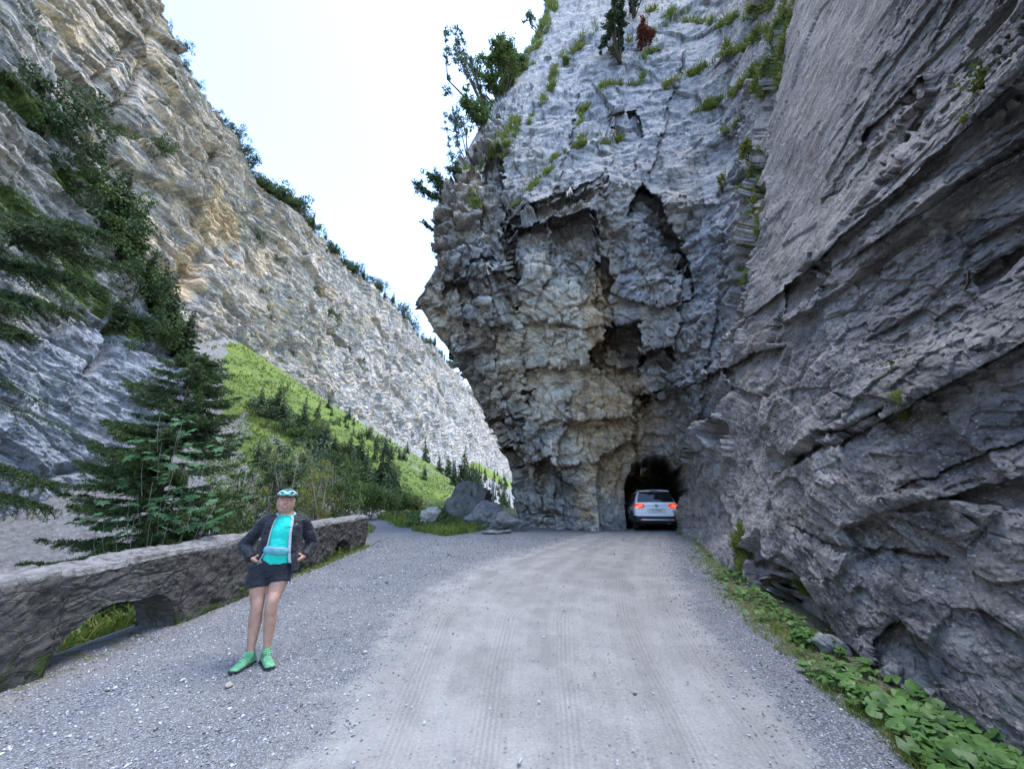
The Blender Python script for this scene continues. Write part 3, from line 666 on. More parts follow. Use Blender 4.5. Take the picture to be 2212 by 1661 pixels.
    tan = np.zeros_like(px) + .42
    for b_ in ((480, 480, 60, 60, .95), (420, 560, 40, 50, .8), (180, 60, 240, 120, .48), (330, 120, 120, 110, .48), (400, 620, 50, 40, .8), (560, 560, 60, 60, .55), (700, 640, 60, 50, .5), (790, 700, 60, 60, .5), (480, 420, 30, 40, .7), (930, 820, 40, 30, .5)):
        tan = blob(tan, *b_)
    tan = np.where(isTop > 0, 0, tan)
    blue = .12 + .5 * sm(560, 900, px) ; blue = blob(blue, 150, 330, 120, 120, .4); blue = blob(blue, 540, 470, 60, 120, .5)
    rust = blob(np.zeros_like(px) + .35, 470, 500, 110, 120, 1.0)
    mn = noise(P, .06, 6, .65, 2.)
    moss = np.clip(N[..., 2] - .5, 0, 1) * 2.2 * sm(-.02, .12, mn) + isTop * 1.0 + .6 * sm(.16, .26, mn)
    ob = np_mesh("mountain", P2.reshape(-1, 3), grid_faces(*px.shape, False), rock_material("mountain rock", fine=7.0, dark=1.27, speck=.2, bumpd=.30),
                 dict(tan=tan, blue=blue, rust=rust, moss=moss), smooth=True)
    tag(ob, "long pale limestone mountain wall with wooded rim across the gorge", kind='structure')
    return P2, px, py
MOUNT = build_mountain()

# ================================================================ BUTTRESS IN FRONT OF IT (left)
BUT = [(-500, -260), (0, 60), (130, 110), (200, 132), (290, 178), (400, 232), (520, 290), (610, 344), (700, 372), (760, 412), (800, 432), (900, 448), (1010, 480), (1300, 560)]
def build_buttress():
    nr_, nc = int(620 * QUAL), int(560 * QUAL); nw = 22
    py = np.linspace(-300, 1250, nr_); sil = np.interp(py, [a for a, b in BUT], [b for a, b in BUT])
    U = np.linspace(1, 0, nc - nw); PX = sil[:, None] - (sil[:, None] + 900) * U[None]; PY = py[:, None] + 0 * PX
    r = ray(PX, PY); slope = .40
    t = -(36 + slope * CAMZ) / (r[..., 0] + slope * r[..., 2] * -1 + 0)
    X0 = 38.; t = -(X0) / (r[..., 0] - 0 * r[..., 2])
    # lean back more with height: x = -(X0 + a*z)
    a = np.interp(py, [-300, 700, 900, 1250], [.30, .22, .12, .1])[:, None]
    t = -(X0 + a * CAMZ) / (r[..., 0] + a * r[..., 2]); t = np.where((r[..., 0] + a * r[..., 2]) > -20, np.nan, t)
    P = np.array([0, 0, CAMZ]) + r * t[..., None]
    P = np.nan_to_num(P, nan=-300.)
    ds = sil[:, None] - PX; back = unit(np.array([-.75, .65, .1]))
    k = np.clip(1 - ds / 70, 0, 1); P = P + back * (5 * (1 - np.sqrt(1 - k * k)))[..., None]
    tt = (np.linspace(0, 1, nw + 1)[1:] ** 1.4 * 45)
    P = np.concatenate([P, P[:, -1:] + back * tt[None, :, None]], 1)
    px = np.concatenate([PX, np.repeat(PX[:, -1:], nw, 1)], 1); pyy = np.concatenate([PY, np.repeat(PY[:, -1:], nw, 1)], 1)
    n = unit(np.array([.95, -.25, .25])); low = sm(640, 720, pyy + .25 * px - 60)
    warp = field(P * .12, 'noise', 4, .6)['v'] - .5; Q = P + warp * 1.3
    M2 = rotm('X', -22) @ rotm('Y', -6) @ np.diag([1, .6, 1.8])
    d = noise(P, .06, 4, .55) * 7 + facets(Q, 8, .8, M2, 3.) * 1.5 * (1 - .4 * low) + facets(Q, 3, 1., M2, 5.) * 1.0 * (1 - .3 * low) + facets(Q, 1.2, 1.1, M2, 8.) * .45 + facets(P + warp, .5, 1.1, M2, 2.) * .2 + facets(P, .2, 1, M2, 4.) * .07
    zz = P[..., 2] + .16 * P[..., 1] + warp[..., 2] * 4; fr = zz / 4.2 - np.floor(zz / 4.2); d += (1.3 * fr - .6) * (1 - .6 * low)
    w1 = px + warp[..., 0] * 30; w2 = pyy + warp[..., 1] * 30
    def gully(pts, wd, dp):
        nonlocal d
        d = d - dp * np.exp(-(line_dist(w1, w2, pts) / wd) ** 2)
    gully([(255, 700), (240, 760), (200, 800)], 9, 1.6); gully([(200, 1000), (120, 1020), (20, 1080)], 9, 1.2); gully([(300, 740), (360, 760), (420, 770)], 8, 1.5)
    P2 = P + n * d[..., None]; N = grid_normals(P2); N *= np.sign((N * n).sum(-1, keepdims=True) + 1e-6)
    blue = .15 + .85 * low; tan = .30 * (1 - low)
    mn = noise(P, .12, 6, .65, 2.)
    moss = (np.clip(N[..., 2] - .35, 0, 1) * 1.5 + .8 * sm(.03, .16, mn)) * (1 - .93 * low)
    for pts, wd, v in (([(0, 180), (60, 230), (110, 280)], 20, 1.2), ([(130, 520), (200, 600), (230, 660)], 22, .9), ([(0, 420), (80, 480), (190, 590)], 40, .75), ([(60, 560), (200, 640)], 40, .7), ([(270, 690), (360, 720), (420, 770)], 26, .9), ([(330, 640), (350, 720)], 18, 1.)):
        moss = np.maximum(moss, v * np.exp(-(line_dist(w1, w2, pts) / wd) ** 2))
    F = grid_faces(*px.shape, True); V = P2.reshape(-1, 3); bad = (V[:, 0] < -160) | (V[:, 1] < -70) | (V[:, 2] > 160) | (V[:, 2] < -8); F = F[~bad[F].any(1)]
    ob = np_mesh("hillside", V, F, rock_material("hillside rock", fine=3.0, dark=1.15, speck=.2, bumpd=.12), dict(tan=tan, blue=blue, rust=0 * tan + .1, moss=moss), smooth=True)
    tag(ob, "grassy stepped rock buttress above a smooth blue-grey slab", kind='structure')
    return P2, px, pyy
BUTT = build_buttress()
# ================================================================ SHAPE HELPERS
class MB:
    """collects polygons for one mesh object"""
    def __init__(s): s.v = []; s.f = []; s.sm = []
    def add(s, V, F, smooth=False):
        o = len(s.v); s.v += [tuple(map(float, v)) for v in V]; s.f += [tuple(int(i) + o for i in f) for f in F]; s.sm += [smooth] * len(F)
    def box(s, c, d, M=None):
        c = np.array(c, float); d = np.array(d, float) / 2
        V = np.array([(x, y, z) for x in (-1, 1) for y in (-1, 1) for z in (-1, 1)]) * d
        if M is not None: V = V @ np.array(M).T
        s.add(V + c, [(0, 1, 3, 2), (4, 6, 7, 5), (0, 4, 5, 1), (2, 3, 7, 6), (0, 2, 6, 4), (1, 5, 7, 3)])
    def tube(s, pts, rad, n=8, cap=True, smooth=True):
        pts = [np.array(p, float) for p in pts]; rad = [rad] * len(pts) if np.isscalar(rad) else rad
        V = []; prev = None
        for i, p in enumerate(pts):
            t = unit(pts[min(i + 1, len(pts) - 1)] - pts[max(i - 1, 0)])
            a = np.cross(t, [0, 0, 1]) if prev is None else prev - t * (prev @ t)
            if np.linalg.norm(a) < 1e-3: a = np.cross(t, [1, 0, 0])
            a = unit(a); b = np.cross(t, a); prev = a
            for k in range(n):
                w_ = 2 * math.pi * k / n; V.append(p + rad[i] * (math.cos(w_) * a + math.sin(w_) * b))
        F = [(i * n + k, i * n + (k + 1) % n, (i + 1) * n + (k + 1) % n, (i + 1) * n + k) for i in range(len(pts) - 1) for k in range(n)]
        if cap: F += [tuple(range(n - 1, -1, -1)), tuple((len(pts) - 1) * n + k for k in range(n))]
        s.add(V, F, smooth)
    def loft(s, rings, cap=True, smooth=True, closed=True):
        n = len(rings[0]); V = [p for r in rings for p in r]; m = n if closed else n - 1
        F = [(i * n + k, i * n + (k + 1) % n, (i + 1) * n + (k + 1) % n, (i + 1) * n + k) for i in range(len(rings) - 1) for k in range(m)]
        if cap: F += [tuple(range(n - 1, -1, -1)), tuple((len(rings) - 1) * n + k for k in range(n))]
        s.add(V, F, smooth)
    def sphere(s, c, r, n=10, m=7, M=None):
        V = [];
        for i in range(m + 1):
            ph = math.pi * i / m
            for k in range(n): V.append((math.sin(ph) * math.cos(2 * math.pi * k / n), math.sin(ph) * math.sin(2 * math.pi * k / n), math.cos(ph)))
        V = np.array(V) * np.array(r)
        if M is not None: V = V @ np.array(M).T
        s.add(V + np.array(c), [(i * n + k, (i + 1) * n + k, (i + 1) * n + (k + 1) % n, i * n + (k + 1) % n) for i in range(m) for k in range(n)], True)
    def build(s, name, mat, parent=None, bevel=0.0, sub=0, clean=True):
        me = bpy.data.meshes.new(name); me.from_pydata(s.v, [], s.f)
        me.polygons.foreach_set("use_smooth", s.sm)
        if clean:
            bm = bmesh.new(); bm.from_mesh(me); bmesh.ops.remove_doubles(bm, verts=bm.verts, dist=1e-5); bmesh.ops.recalc_face_normals(bm, faces=bm.faces); bm.to_mesh(me); bm.free()
        me.materials.append(mat); ob = bpy.data.objects.new(name, me); link(ob)
        if parent is not None: ob.parent = parent
        if bevel: b = ob.modifiers.new("b", 'BEVEL'); b.width = bevel; b.segments = 2; b.limit_method = 'ANGLE'; b.angle_limit = R(35)
        if sub: b = ob.modifiers.new("s", 'SUBSURF'); b.levels = sub; b.render_levels = sub
        return ob
def empty(name, loc=(0, 0, 0), rz=0.0, label=None, cat=None, group=None):
    o = bpy.data.objects.new(name, None); link(o); o.location = loc; o.rotation_euler = (0, 0, rz); o.empty_display_size = .2
    return tag(o, label, cat, group)
def copy_tree(o, parent=None):
    c = o.copy(); link(c)
    if parent is not None: c.parent = parent
    for ch in o.children: copy_tree(ch, c)
    return c
def gz(x, y): return float(H0(x, y))

# ================================================================ PARAPET WALL
def masonry_material():
    m = NT("masonry"); p = m.pos()
    q = m.mapping(p, (1, 1, 2.0)); n = m.noise(p, 3, 8, .7); w_ = m.n.new('ShaderNodeVectorMath'); w_.operation = 'ADD'
    m.l.new(q, w_.inputs[0]); k = m.n.new('ShaderNodeTexNoise'); k.inputs['Scale'].default_value = 2.5; m.l.new(p, k.inputs['Vector'])
    sc2 = m.n.new('ShaderNodeVectorMath'); sc2.operation = 'SCALE'; sc2.inputs['Scale'].default_value = .25; m.l.new(k.outputs['Color'], sc2.inputs[0]); m.l.new(sc2.outputs[0], w_.inputs[1])
    cell = m.vor(w_.outputs[0], 4.2, 'F1', 'Color'); edge = m.vor(w_.outputs[0], 4.2, 'DISTANCE_TO_EDGE')
    c = m.mix(m.ramp(n, .35, .65), (.035, .033, .032), (.125, .115, .108))
    c = m.mix(m.ramp(cell, .2, .8, 0, .35), c, (.11, .10, .088))
    c = m.mix(m.ramp(edge, .0, .03, .30, 0), c, (.03, .03, .028))
    lich = m.math('MULTIPLY', m.ramp(m.noise(p, 7, 8, .75), .54, .64), m.ramp(m.noise(p, 1.3, 3), .42, .6)); c = m.mix(m.math('MULTIPLY', lich, .55), c, (.30, .27, .25))
    # weathered pale cap stones
    cap = m.mix(m.ramp(m.noise(p, 9, 8, .7), .35, .6), (.085, .082, .08), (.25, .24, .235))
    c = m.mix(m.attr('cap'), c, cap)
    mo = m.ramp(m.math('ADD', m.attr('moss'), m.ramp(m.noise(p, 5, 6, .7), .3, .7, -.4, .4)), .45, .6); c = m.mix(mo, c, (.045, .065, .018))
    m.color(c); m.bump(m.math('ADD', m.math('MULTIPLY', m.noise(p, 14, 9, .7), 1.), m.ramp(edge, 0, .05, 0, .22)), .05)
    return m.m
def build_parapet():
    y0, y1 = -3.0, 11.85; ns = 1300
    s = np.linspace(y0, y1, ns)
    xf = -4.16 + .10 * np.sin(s * .28) + .03 * np.sin(s * 1.3)
    g = H0(xf + .3, s)
    nz_ = noise(np.stack([s * 0, s, s * 0], -1), 1.2, 5, .65) * .10
    top = g + .86 + nz_ * .6 - .05 * sm(9, 11.5, s)
    # stepped rough cap stones
    cs = field(np.stack([s / .62, s * 0, s * 0], -1), 'vor', 0, .9)['v'][..., 0] - .5
    top = top + cs * .045
    thick = .52 + .05 * np.sin(s * .9)
    low = g - .5
    bot = low.copy(); moss_a = np.zeros(ns)
    for a, b, h in ((3.98, 5.28, .47), (7.35, 8.25, .44), (9.65, 10.55, .40), (0.4, 1.6, .46)):
        t = (s - (a + b) / 2) / ((b - a) / 2); ins = np.abs(t) < 1
        bot = np.where(ins, g + h * np.sqrt(np.clip(1 - np.abs(t) ** 2.3, 0, 1)) * (1 + .06 * np.sin(s * 9)) - .02, bot)
    nv = 64; rows = []; capa = []; mossr = []
    def sect(v0, v1, n, fn, c):
        for k in np.linspace(v0, v1, n, endpoint=False): rows.append(fn(k)); capa.append(np.full(ns, c))
    sect(0, 1, 56, lambda k: np.stack([xf, s, bot + (top - .04 - bot) * k], -1), 0.)            # front
    sect(0, 1, 4, lambda k: np.stack([xf - .03 * k, s, top - .04 + .04 * k], -1), .75)
    sect(0, 1, 14, lambda k: np.stack([xf - .03 - (thick - .06) * k, s, top + .03 * k + .012 * np.sin(k * 9 + s * 3)], -1), 1.)   # top
    sect(0, 1, 24, lambda k: np.stack([xf - thick, s, top + .02 - (top + .02 - bot) * k], -1), 0.)   # back
    sect(0, 1, 8, lambda k: np.stack([xf - thick + thick * k, s, bot + 0 * s], -1), 0.)          # soffit
    rows.append(rows[0].copy()); capa.append(capa[0])
    P = np.stack(rows); capa = np.stack(capa)
    N = grid_normals(P)
    ctr = np.stack([xf - thick / 2, s, (top + bot) / 2], -1)[None]
    out = P - ctr; N *= np.sign((N * out).sum(-1, keepdims=True) + 1e-9)
    # keep front normals horizontal at arch edges
    N[:56] = np.array([1, 0, 0.0]); N[-1] = N[0]
    M = np.diag([1, 1, 1.9]); w_ = field(P * 2, 'noise', 3, .5)['v'] - .5
    h, e, _ = facets(P + w_ * .12, .34, .5, M, 3.3, edge=True)
    d = h * .022 + facets(P, .12, .9, M, 1.) * .018 + facets(P, .05, 1, M, 7.) * .008 - .012 * np.exp(-(e / .04) ** 2) + noise(P, 1.5, 4) * .07
    d[56:60] += -.01; d = d * (1 - .35 * (capa > .5)); d[-1] = d[0]
    P2 = P + N * d[..., None]; P2[-1] = P2[0]
    moss = .55 * sm(.35, .05, P[..., 2] - g) * (N[..., 0] > .5) + .25 * (capa > .9) * (noise(P, 1., 4) > .1)
    F = grid_faces(*P.shape[:2], True)
    # ends
    V = P2.reshape(-1, 3)
    par = empty("parapet", (-4.3, 6, 0)); par.location = (0, 0, 0)
    bpy.data.objects.remove(par)
    ob = np_mesh("parapet_wall", V, F, masonry_material(), dict(cap=capa, moss=moss), smooth=True)
    tag(ob, "dark stone parapet wall with pale cap stones and low arched drain openings beside the gravel", "wall")
    # end cap (far) as a fan of the last column
    nr_, nc = P.shape[:2]
    mb = MB(); ring = P2[:-1, -1]; c = ring.mean(0) + np.array([0, .03, 0])
    mb.add(list(ring) + [c], [(i, (i + 1) % len(ring), len(ring)) for i in range(len(ring))]); eo = mb.build("end_face", bpy.data.materials["masonry"], ob)
    return ob
build_parapet()

# ================================================================ BOULDERS
def stone_material(name, lo, hi, fine=1.0, mossy=.0):
    m = NT(name); p = m.pos(); s = 1 / fine
    c = m.mix(m.ramp(m.noise(p, 2.5 * s, 9, .7), .35, .65), lo, hi)
    c = m.mix(m.ramp(m.noise(p, 16 * s, 6, .7), .35, .6, .5, 0), c, tuple(v * .35 for v in lo))
    c = m.mix(m.math('MULTIPLY', m.ramp(m.noise(p, 3 * s, 6, .7), .55, .65), mossy), c, (.06, .085, .02))
    m.color(c); m.bump(m.noise(p, 7 * s, 9, .7), .06 * fine); return m.m
def boulder(name, loc, size, seed, mat, label, cat, group=None, rz=0., power=1.0, cuts=9, n=40, parent=None):
    """convex block knocked into shape by random planes, then roughened"""
    rg = np.random.default_rng(seed)
    th = np.linspace(0, 2 * math.pi, 2 * n, endpoint=False); ph = np.linspace(.02, math.pi - .02, n)
    PH, TH_ = np.meshgrid(ph, th, indexing='ij'); D = np.stack([np.sin(PH) * np.cos(TH_), np.sin(PH) * np.sin(TH_), np.cos(PH)], -1)
    r = np.full(PH.shape, 1.25)
    for k in range(cuts + 5):
        nn = unit(rg.normal(size=3)); dd = rg.uniform(.62, .92); q = D @ nn; r = np.minimum(r, np.where(q > .05, dd / np.maximum(q, .05), 9))
    V = D * r[..., None]; V = V * np.array(size) / 2
    big = max(size); Q = V + rg.uniform(0, 50)
    dis = facets(Q, big * .28, 1., np.diag([1, 1, 1.8]), seed * 1.3) * big * .06 + facets(Q, big * .1, 1., None, seed * 2.1) * big * .025 + noise(Q, 3 / big, 5, .6) * big * .08
    V = V + D * dis[..., None]
    nr_, nc = PH.shape; i = np.arange(nr_ * nc).reshape(nr_, nc); j = np.roll(i, -1, 1)
    F = np.stack([i[:-1], i[1:], j[1:], j[:-1]], -1).reshape(-1, 4)
    ob = np_mesh(name, V.reshape(-1, 3), F, mat, smooth=True, parent=parent)
    ob.location = loc; ob.rotation_euler = (0, 0, rz); tag(ob, label, cat, group); return ob
def at_ground(px, py, sink=0.0):
    q = hit(px, py)[0]; return (q[0], q[1], q[2] - sink)
S_DARK = stone_material("dark boulder", (.075, .068, .064), (.22, .205, .19), 1., .3)
S_PALE = stone_material("pale boulder", (.30, .27, .22), (.62, .57, .50), .5, .15)
S_GREY = stone_material("grey stone", (.12, .115, .112), (.32, .31, .295), .4, .15)
q = at_ground(1010, 1128); boulder("boulder", (q[0] - .25, q[1] + 1.3, q[2] + .75), (2.9, 2.6, 3.3), 11, S_DARK, "big dark pointed boulder beside the gravel where the side path begins", "boulder", cuts=6, n=60)
q = at_ground(922, 1140); boulder("boulder", (q[0], q[1] + .4, q[2] + .36), (1.02, .9, .95), 5, S_PALE, "pale rounded boulder half in weeds left of the big dark boulder", "boulder", n=44)
q = at_ground(1045, 1140); boulder("boulder", (q[0], q[1] + .6, q[2] + .35), (1.9, 1.2, 1.35), 21, S_GREY, "smooth grey boulder leaning in front of the big dark boulder", "boulder", n=44)
q = at_ground(1092, 1148); boulder("boulder", (q[0], q[1] + .5, q[2] + .22), (1.9, 1.1, 1.0), 31, S_GREY, "low grey boulder against the foot of the cliff near the fence", "boulder", n=44)
q = at_ground(1078, 1152); boulder("rock_slab", (q[0], q[1] - .1, q[2] + .02), (1.3, .55, .16), 41, S_GREY, "flat grey slab of rock at the edge of the gravel below the boulders", "rock", n=30)
k = 0
for px_, py_, sx, lb in ((1790, 1410, .30, "flat grey stone among round leaves at the foot of the near rock wall"),
                        (1925, 1478, .26, "rough grey block of stone fallen below the dark cleft of the near wall")):
    q = at_ground(px_, py_); boulder("stone", (q[0] + .05, q[1], q[2] + sx * .18), (sx, sx * .8, sx * .62), 50 + k, S_GREY, lb, "stone", n=26, rz=k); k += 1
for px_, py_, sx, lb in ((493, 1487, .075, "loose angular pale stone on the gravel in front of the wall arch"), (395, 1471, .05, "small pale stone on the gravel left of the hiker's shoes"), (788, 1432 - 20, .06, "small white stone on the gravel right of the hiker's shoes"),
                        (1372, 1925 * .79 - 20, .045, "small white pebble lying on the packed road in front of the camera"), (232, 1493, .05, "pale flat pebble on the gravel below the arch")):
    q = at_ground(px_, py_); boulder("stone", (q[0], q[1], q[2] + sx * .2), (sx, sx * .7, sx * .5), 80 + k, S_PALE, lb, "stone", n=12, rz=k); k += 1

# ================================================================ POLE, FENCE, WIRE, HOSE
wood = plain("weathered wood", (.34, .31, .27), .85, .3, 6, bumpd=.01); steel = plain("dull galvanised steel", (.42, .43, .45), .45, .15, 5, .4)
q = at_y(1063, 1118, 24.0); g = gz(q[0], q[1]); pt = at_y(1065, 1034, 24.0)
pole = empty("utility_pole", (q[0], q[1], g), 0, "pale weathered wooden pole beside the big dark boulder", "pole")
hgt = pt[2] - g
mb = MB(); mb.tube([(0, 0, -.2), (0, 0, hgt * .5), (.03, 0, hgt)], [.11, .10, .085], 12); mb.build("post", wood, pole)
mb = MB(); mb.box((.02, -.11, hgt - .22), (.16, .07, .20)); mb.box((.09, -.10, hgt - .42), (.10, .05, .16)); mb.build("bracket", steel, pole, .008)
mb = MB(); mb.tube([(.14, -.08, hgt - .05), (.14, -.08, hgt - .16)], [.035, .05], 8); mb.build("insulator", plain("brown ceramic", (.16, .06, .035), .3), pole)
a = at_y(1072, 1118, 26.0); b = at_y(1128, 1135, 22.0)
fence = empty("fence", (a[0], a[1], gz(a[0], a[1])), 0, "grey upright board fence between the pole and the cliff", "fence")
L = np.array([b[0] - a[0], b[1] - a[1], 0]); n_ = 16
for i in range(n_):
    p = L * (i / (n_ - 1)); zz = gz(a[0] + p[0], a[1] + p[1]) - gz(a[0], a[1]); h = .95 + .05 * math.sin(i * 2.3)
    mb = MB(); mb.box((p[0], p[1], zz + h / 2 - .1), (.15, .03, h), rotm('Z', math.degrees(math.atan2(L[1], L[0])))); mb.build("board", wood, fence, .004)
for hh in (.25, .7):
    mb = MB(); mb.tube([(0, .045, hh), (L[0], L[1] + .045, hh + gz(b[0], b[1]) - gz(a[0], a[1]))], .035, 6); mb.build("rail", wood, fence)
a = at_y(1105, -60, 21.0); b = at_y(1131, 78, 20.6)
mb = MB(); mid = (a + b) / 2 + np.array([.02, 0, -.1]); mb.tube([a, mid, b], .012, 6); o = mb.build("wire", steel); tag(o, "thin wire hanging across the sky beside the cliff top", "wire")
a = at_y(1190, 950, 16.6); b = at_y(1190, 978, 16.6)
mb = MB(); mb.tube([a, (a + b) / 2 + np.array([.01, .0, 0]), b], .018, 6); o = mb.build("hanging_cord", plain("pale cord", (.7, .68, .62))); tag(o, "short pale cord hanging down the cliff left of the ochre patch", "cord")
q = at_ground(800, 1178)
mb = MB(); pts = [(q[0] + .05 + t * .5, q[1] + .3 * t - .9 * t * t, q[2] + .02 + .10 * math.sin(t * 3.1)) for t in np.linspace(0, 1, 9)]; mb.tube(pts, .008, 5); o = mb.build("twig", plain("dry twig", (.12, .09, .06))); tag(o, "thin dry twig curling on the gravel at the far end of the parapet", "twig")
# ================================================================ THE CAR
def paint(name, col, rough=.3, coat=.6, metal=0.):
    m = NT(name); m.color(m.mix(m.ramp(m.noise(m.obj(), 3, 4), .3, .7), tuple(c * .94 for c in col), col)); m.set(Roughness=rough, Metallic=metal); m.b.inputs['Coat Weight'].default_value = coat; return m.m
WHITE = paint("white car paint", (.92, .92, .92)); BLKP = paint("black plastic", (.025, .025, .027), .55, .0); GLASS = paint("dark tinted glass", (.012, .014, .016), .06, .5); TYRE = plain("tyre rubber", (.02, .02, .02), .85)
RED = NT("red lamp glass"); RED.color((.55, .01, .008)); RED.set(Roughness=.15); RED.b.inputs['Emission Color'].default_value = (1, .04, .015, 1); RED.b.inputs['Emission Strength'].default_value = .10; RED = RED.m
REDL = NT("lit brake lamp"); REDL.color((.8, .05, .02)); REDL.b.inputs['Emission Color'].default_value = (1, .12, .03, 1); REDL.b.inputs['Emission Strength'].default_value = .40; REDL = REDL.m
SILV = paint("silver trim", (.62, .63, .65), .25, .2, .8); PLATE = plain("plate white", (.75, .75, .72), .4); INK = plain("black lettering", (.02, .02, .02), .5)
def car():
    q = at_y(1423, 1140, 17.2); x, y = q[0], q[1]
    root = empty("car", (x, y, gz(x, y) + .015), R(-10.5), "white SUV seen from behind with its brake lamps lit in the tunnel mouth", "car")
    # local frame: +y forward, rear bumper at y = 0
    W2 = .92
    def section(yy, zb, zt, wb, wm, wt, zm, zs):
        """closed ring: bottom, sill, belt (zm), shoulder, roof"""
        half = [(wb * .9, zb), (wb, zb + .10), (wm, zm * .6 + zb * .4), (wm, zm), (wm * .985, zm + .05), (wt + (wm - wt) * .35, zm + (zt - zm) * .55), (wt, zt - .07), (wt * .86, zt - .012), (wt * .4, zt)]
        return [(w_, yy, z) for w_, z in half] + [(-w_, yy, z) for w_, z in reversed(half)]
    mb = MB()
    # lower body shell without greenhouse
    def low(yy, zb, zt, w_, cr=.05):
        half = [(w_ * .90, zb), (w_ * .985, zb + .10), (w_, zb + .28), (w_, zt - .28), (w_ * .985, zt - .10), (w_ * .95, zt - .02), (w_ * .5, zt)]
        return [(a, yy, z) for a, z in half] + [(-a, yy, z) for a, z in reversed(half)]
    rings = [low(.0, .44, 1.02, .80), low(.03, .36, 1.06, .87), low(.12, .30, 1.08, .915), low(.5, .28, 1.06, .925), (low(1.6, .27, 1.03, .925)), low(2.7, .27, 1.01, .925), low(3.3, .28, 1.02, .92), low(4.0, .32, .95, .90), low(4.35, .38, .80, .82), low(4.46, .48, .66, .70)]
    mb.loft(rings); body = mb.build("body", WHITE, root, .0, 1)
    # greenhouse with tumblehome: built as white pillars/roof + glass
    def cab(yy, z0, z1, w0, w1):
        half = [(w0, z0), (w0 + (w1 - w0) * .5, z0 + (z1 - z0) * .5), (w1, z1 - .07), (w1 * .93, z1 - .02), (w1 * .5, z1)]
        return [(a, yy, z) for a, z in half] + [(-a, yy, z) for a, z in reversed(half)]
    mb = MB(); rg = [cab(.10, 1.02, 1.10, .86, .84), cab(.22, 1.02, 1.30, .87, .74), cab(.36, 1.02, 1.60, .87, .66), cab(.55, 1.02, 1.635, .87, .66), cab(1.6, 1.0, 1.665, .88, .66), cab(2.5, 1.0, 1.64, .88, .65), cab(2.9, 1.0, 1.52, .87, .64), cab(3.35, 1.0, 1.08, .85, .80)]
    mb.loft(rg); mb.build("roof", WHITE, root)
    # spoiler
    mb = MB(); mb.loft([[(-.62, .22, 1.615), (-.62, .60, 1.655), (-.62, .60, 1.625), (-.62, .25, 1.58)], [(-.3, .17, 1.632), (-.3, .60, 1.685), (-.3, .60, 1.64), (-.3, .2, 1.59)], [(.3, .17, 1.632), (.3, .60, 1.685), (.3, .60, 1.64), (.3, .2, 1.59)], [(.62, .22, 1.615), (.62, .60, 1.655), (.62, .60, 1.625), (.62, .25, 1.58)]], smooth=False); mb.build("spoiler", WHITE, root, .012)
    mb = MB(); mb.box((0, .185, 1.612), (.36, .02, .03)); mb.build("high_brake_lamp", BLKP, root, .005)
    # rear window on the slanted tailgate
    def quad(pts, t=.012, name="window", mat=GLASS, par=root, bev=.006):
        pts = [np.array(p) for p in pts]; n = unit(np.cross(pts[1] - pts[0], pts[-1] - pts[0])); k_ = len(pts)
        if n[1] > 0 and abs(n[1]) > .3: n = -n
        if abs(n[1]) <= .3 and n[0] * pts[0][0] < 0: n = -n
        mb_ = MB(); V = [p + n * t for p in pts] + [p - n * .01 for p in pts]
        mb_.add(V, [tuple(range(k_)), tuple(range(2 * k_ - 1, k_ - 1, -1))] + [(i, i + k_, (i + 1) % k_ + k_, (i + 1) % k_) for i in range(k_)]); return mb_.build(name, mat, par, bev)
    quad([(-.76, .132, 1.14), (.76, .132, 1.14), (.715, .21, 1.36), (.635, .325, 1.565), (-.635, .325, 1.565), (-.715, .21, 1.36)], .022, "rear_window")
    for sx in (-1, 1):
        quad([(sx * .875, .62, 1.10), (sx * .885, 2.95, 1.08), (sx * .70, 2.55, 1.53), (sx * .675, .75, 1.555)], .016, "side_window")
    # tailgate sculpting: crease, recess for plate, handle bar
    mb = MB(); mb.loft([[(sx * .70, -.012, 1.03), (sx * .70, -.012, .99), (sx * .70, .03, .98), (sx * .70, .03, 1.05)] for sx in (-1, 1)], smooth=False); mb.build("tailgate_crease", WHITE, root, .01)
    mb = MB(); mb.box((0, -.020, .885), (.62, .03, .018)); mb.build("tailgate_trim", SILV, root, .004)
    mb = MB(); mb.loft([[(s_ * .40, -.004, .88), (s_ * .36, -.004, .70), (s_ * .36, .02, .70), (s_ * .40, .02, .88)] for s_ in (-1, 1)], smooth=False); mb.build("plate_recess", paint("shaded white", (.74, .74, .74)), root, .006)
    mb = MB(); mb.box((0, -.022, .80), (.50, .012, .105)); pl = mb.build("number_plate", PLATE, root, .003)
    def text(s_, size, loc, parent, mat=INK, name="lettering", rz=0.0):
        c = bpy.data.curves.new(name, 'FONT'); c.body = s_; c.size = size; c.extrude = .002; c.align_x = 'CENTER'; c.align_y = 'CENTER'
        o = bpy.data.objects.new(name, c); link(o); dg = bpy.context.evaluated_depsgraph_get(); me = bpy.data.meshes.new_from_object(o.evaluated_get(dg))
        bpy.data.objects.remove(o); o = bpy.data.objects.new(name, me); link(o); me.materials.clear(); me.materials.append(mat)
        o.parent = parent; o.location = loc; o.rotation_euler = (R(90), 0, rz); return o
    text("BE 241855", .095, (0, -.030, .80), pl, name="plate_number")
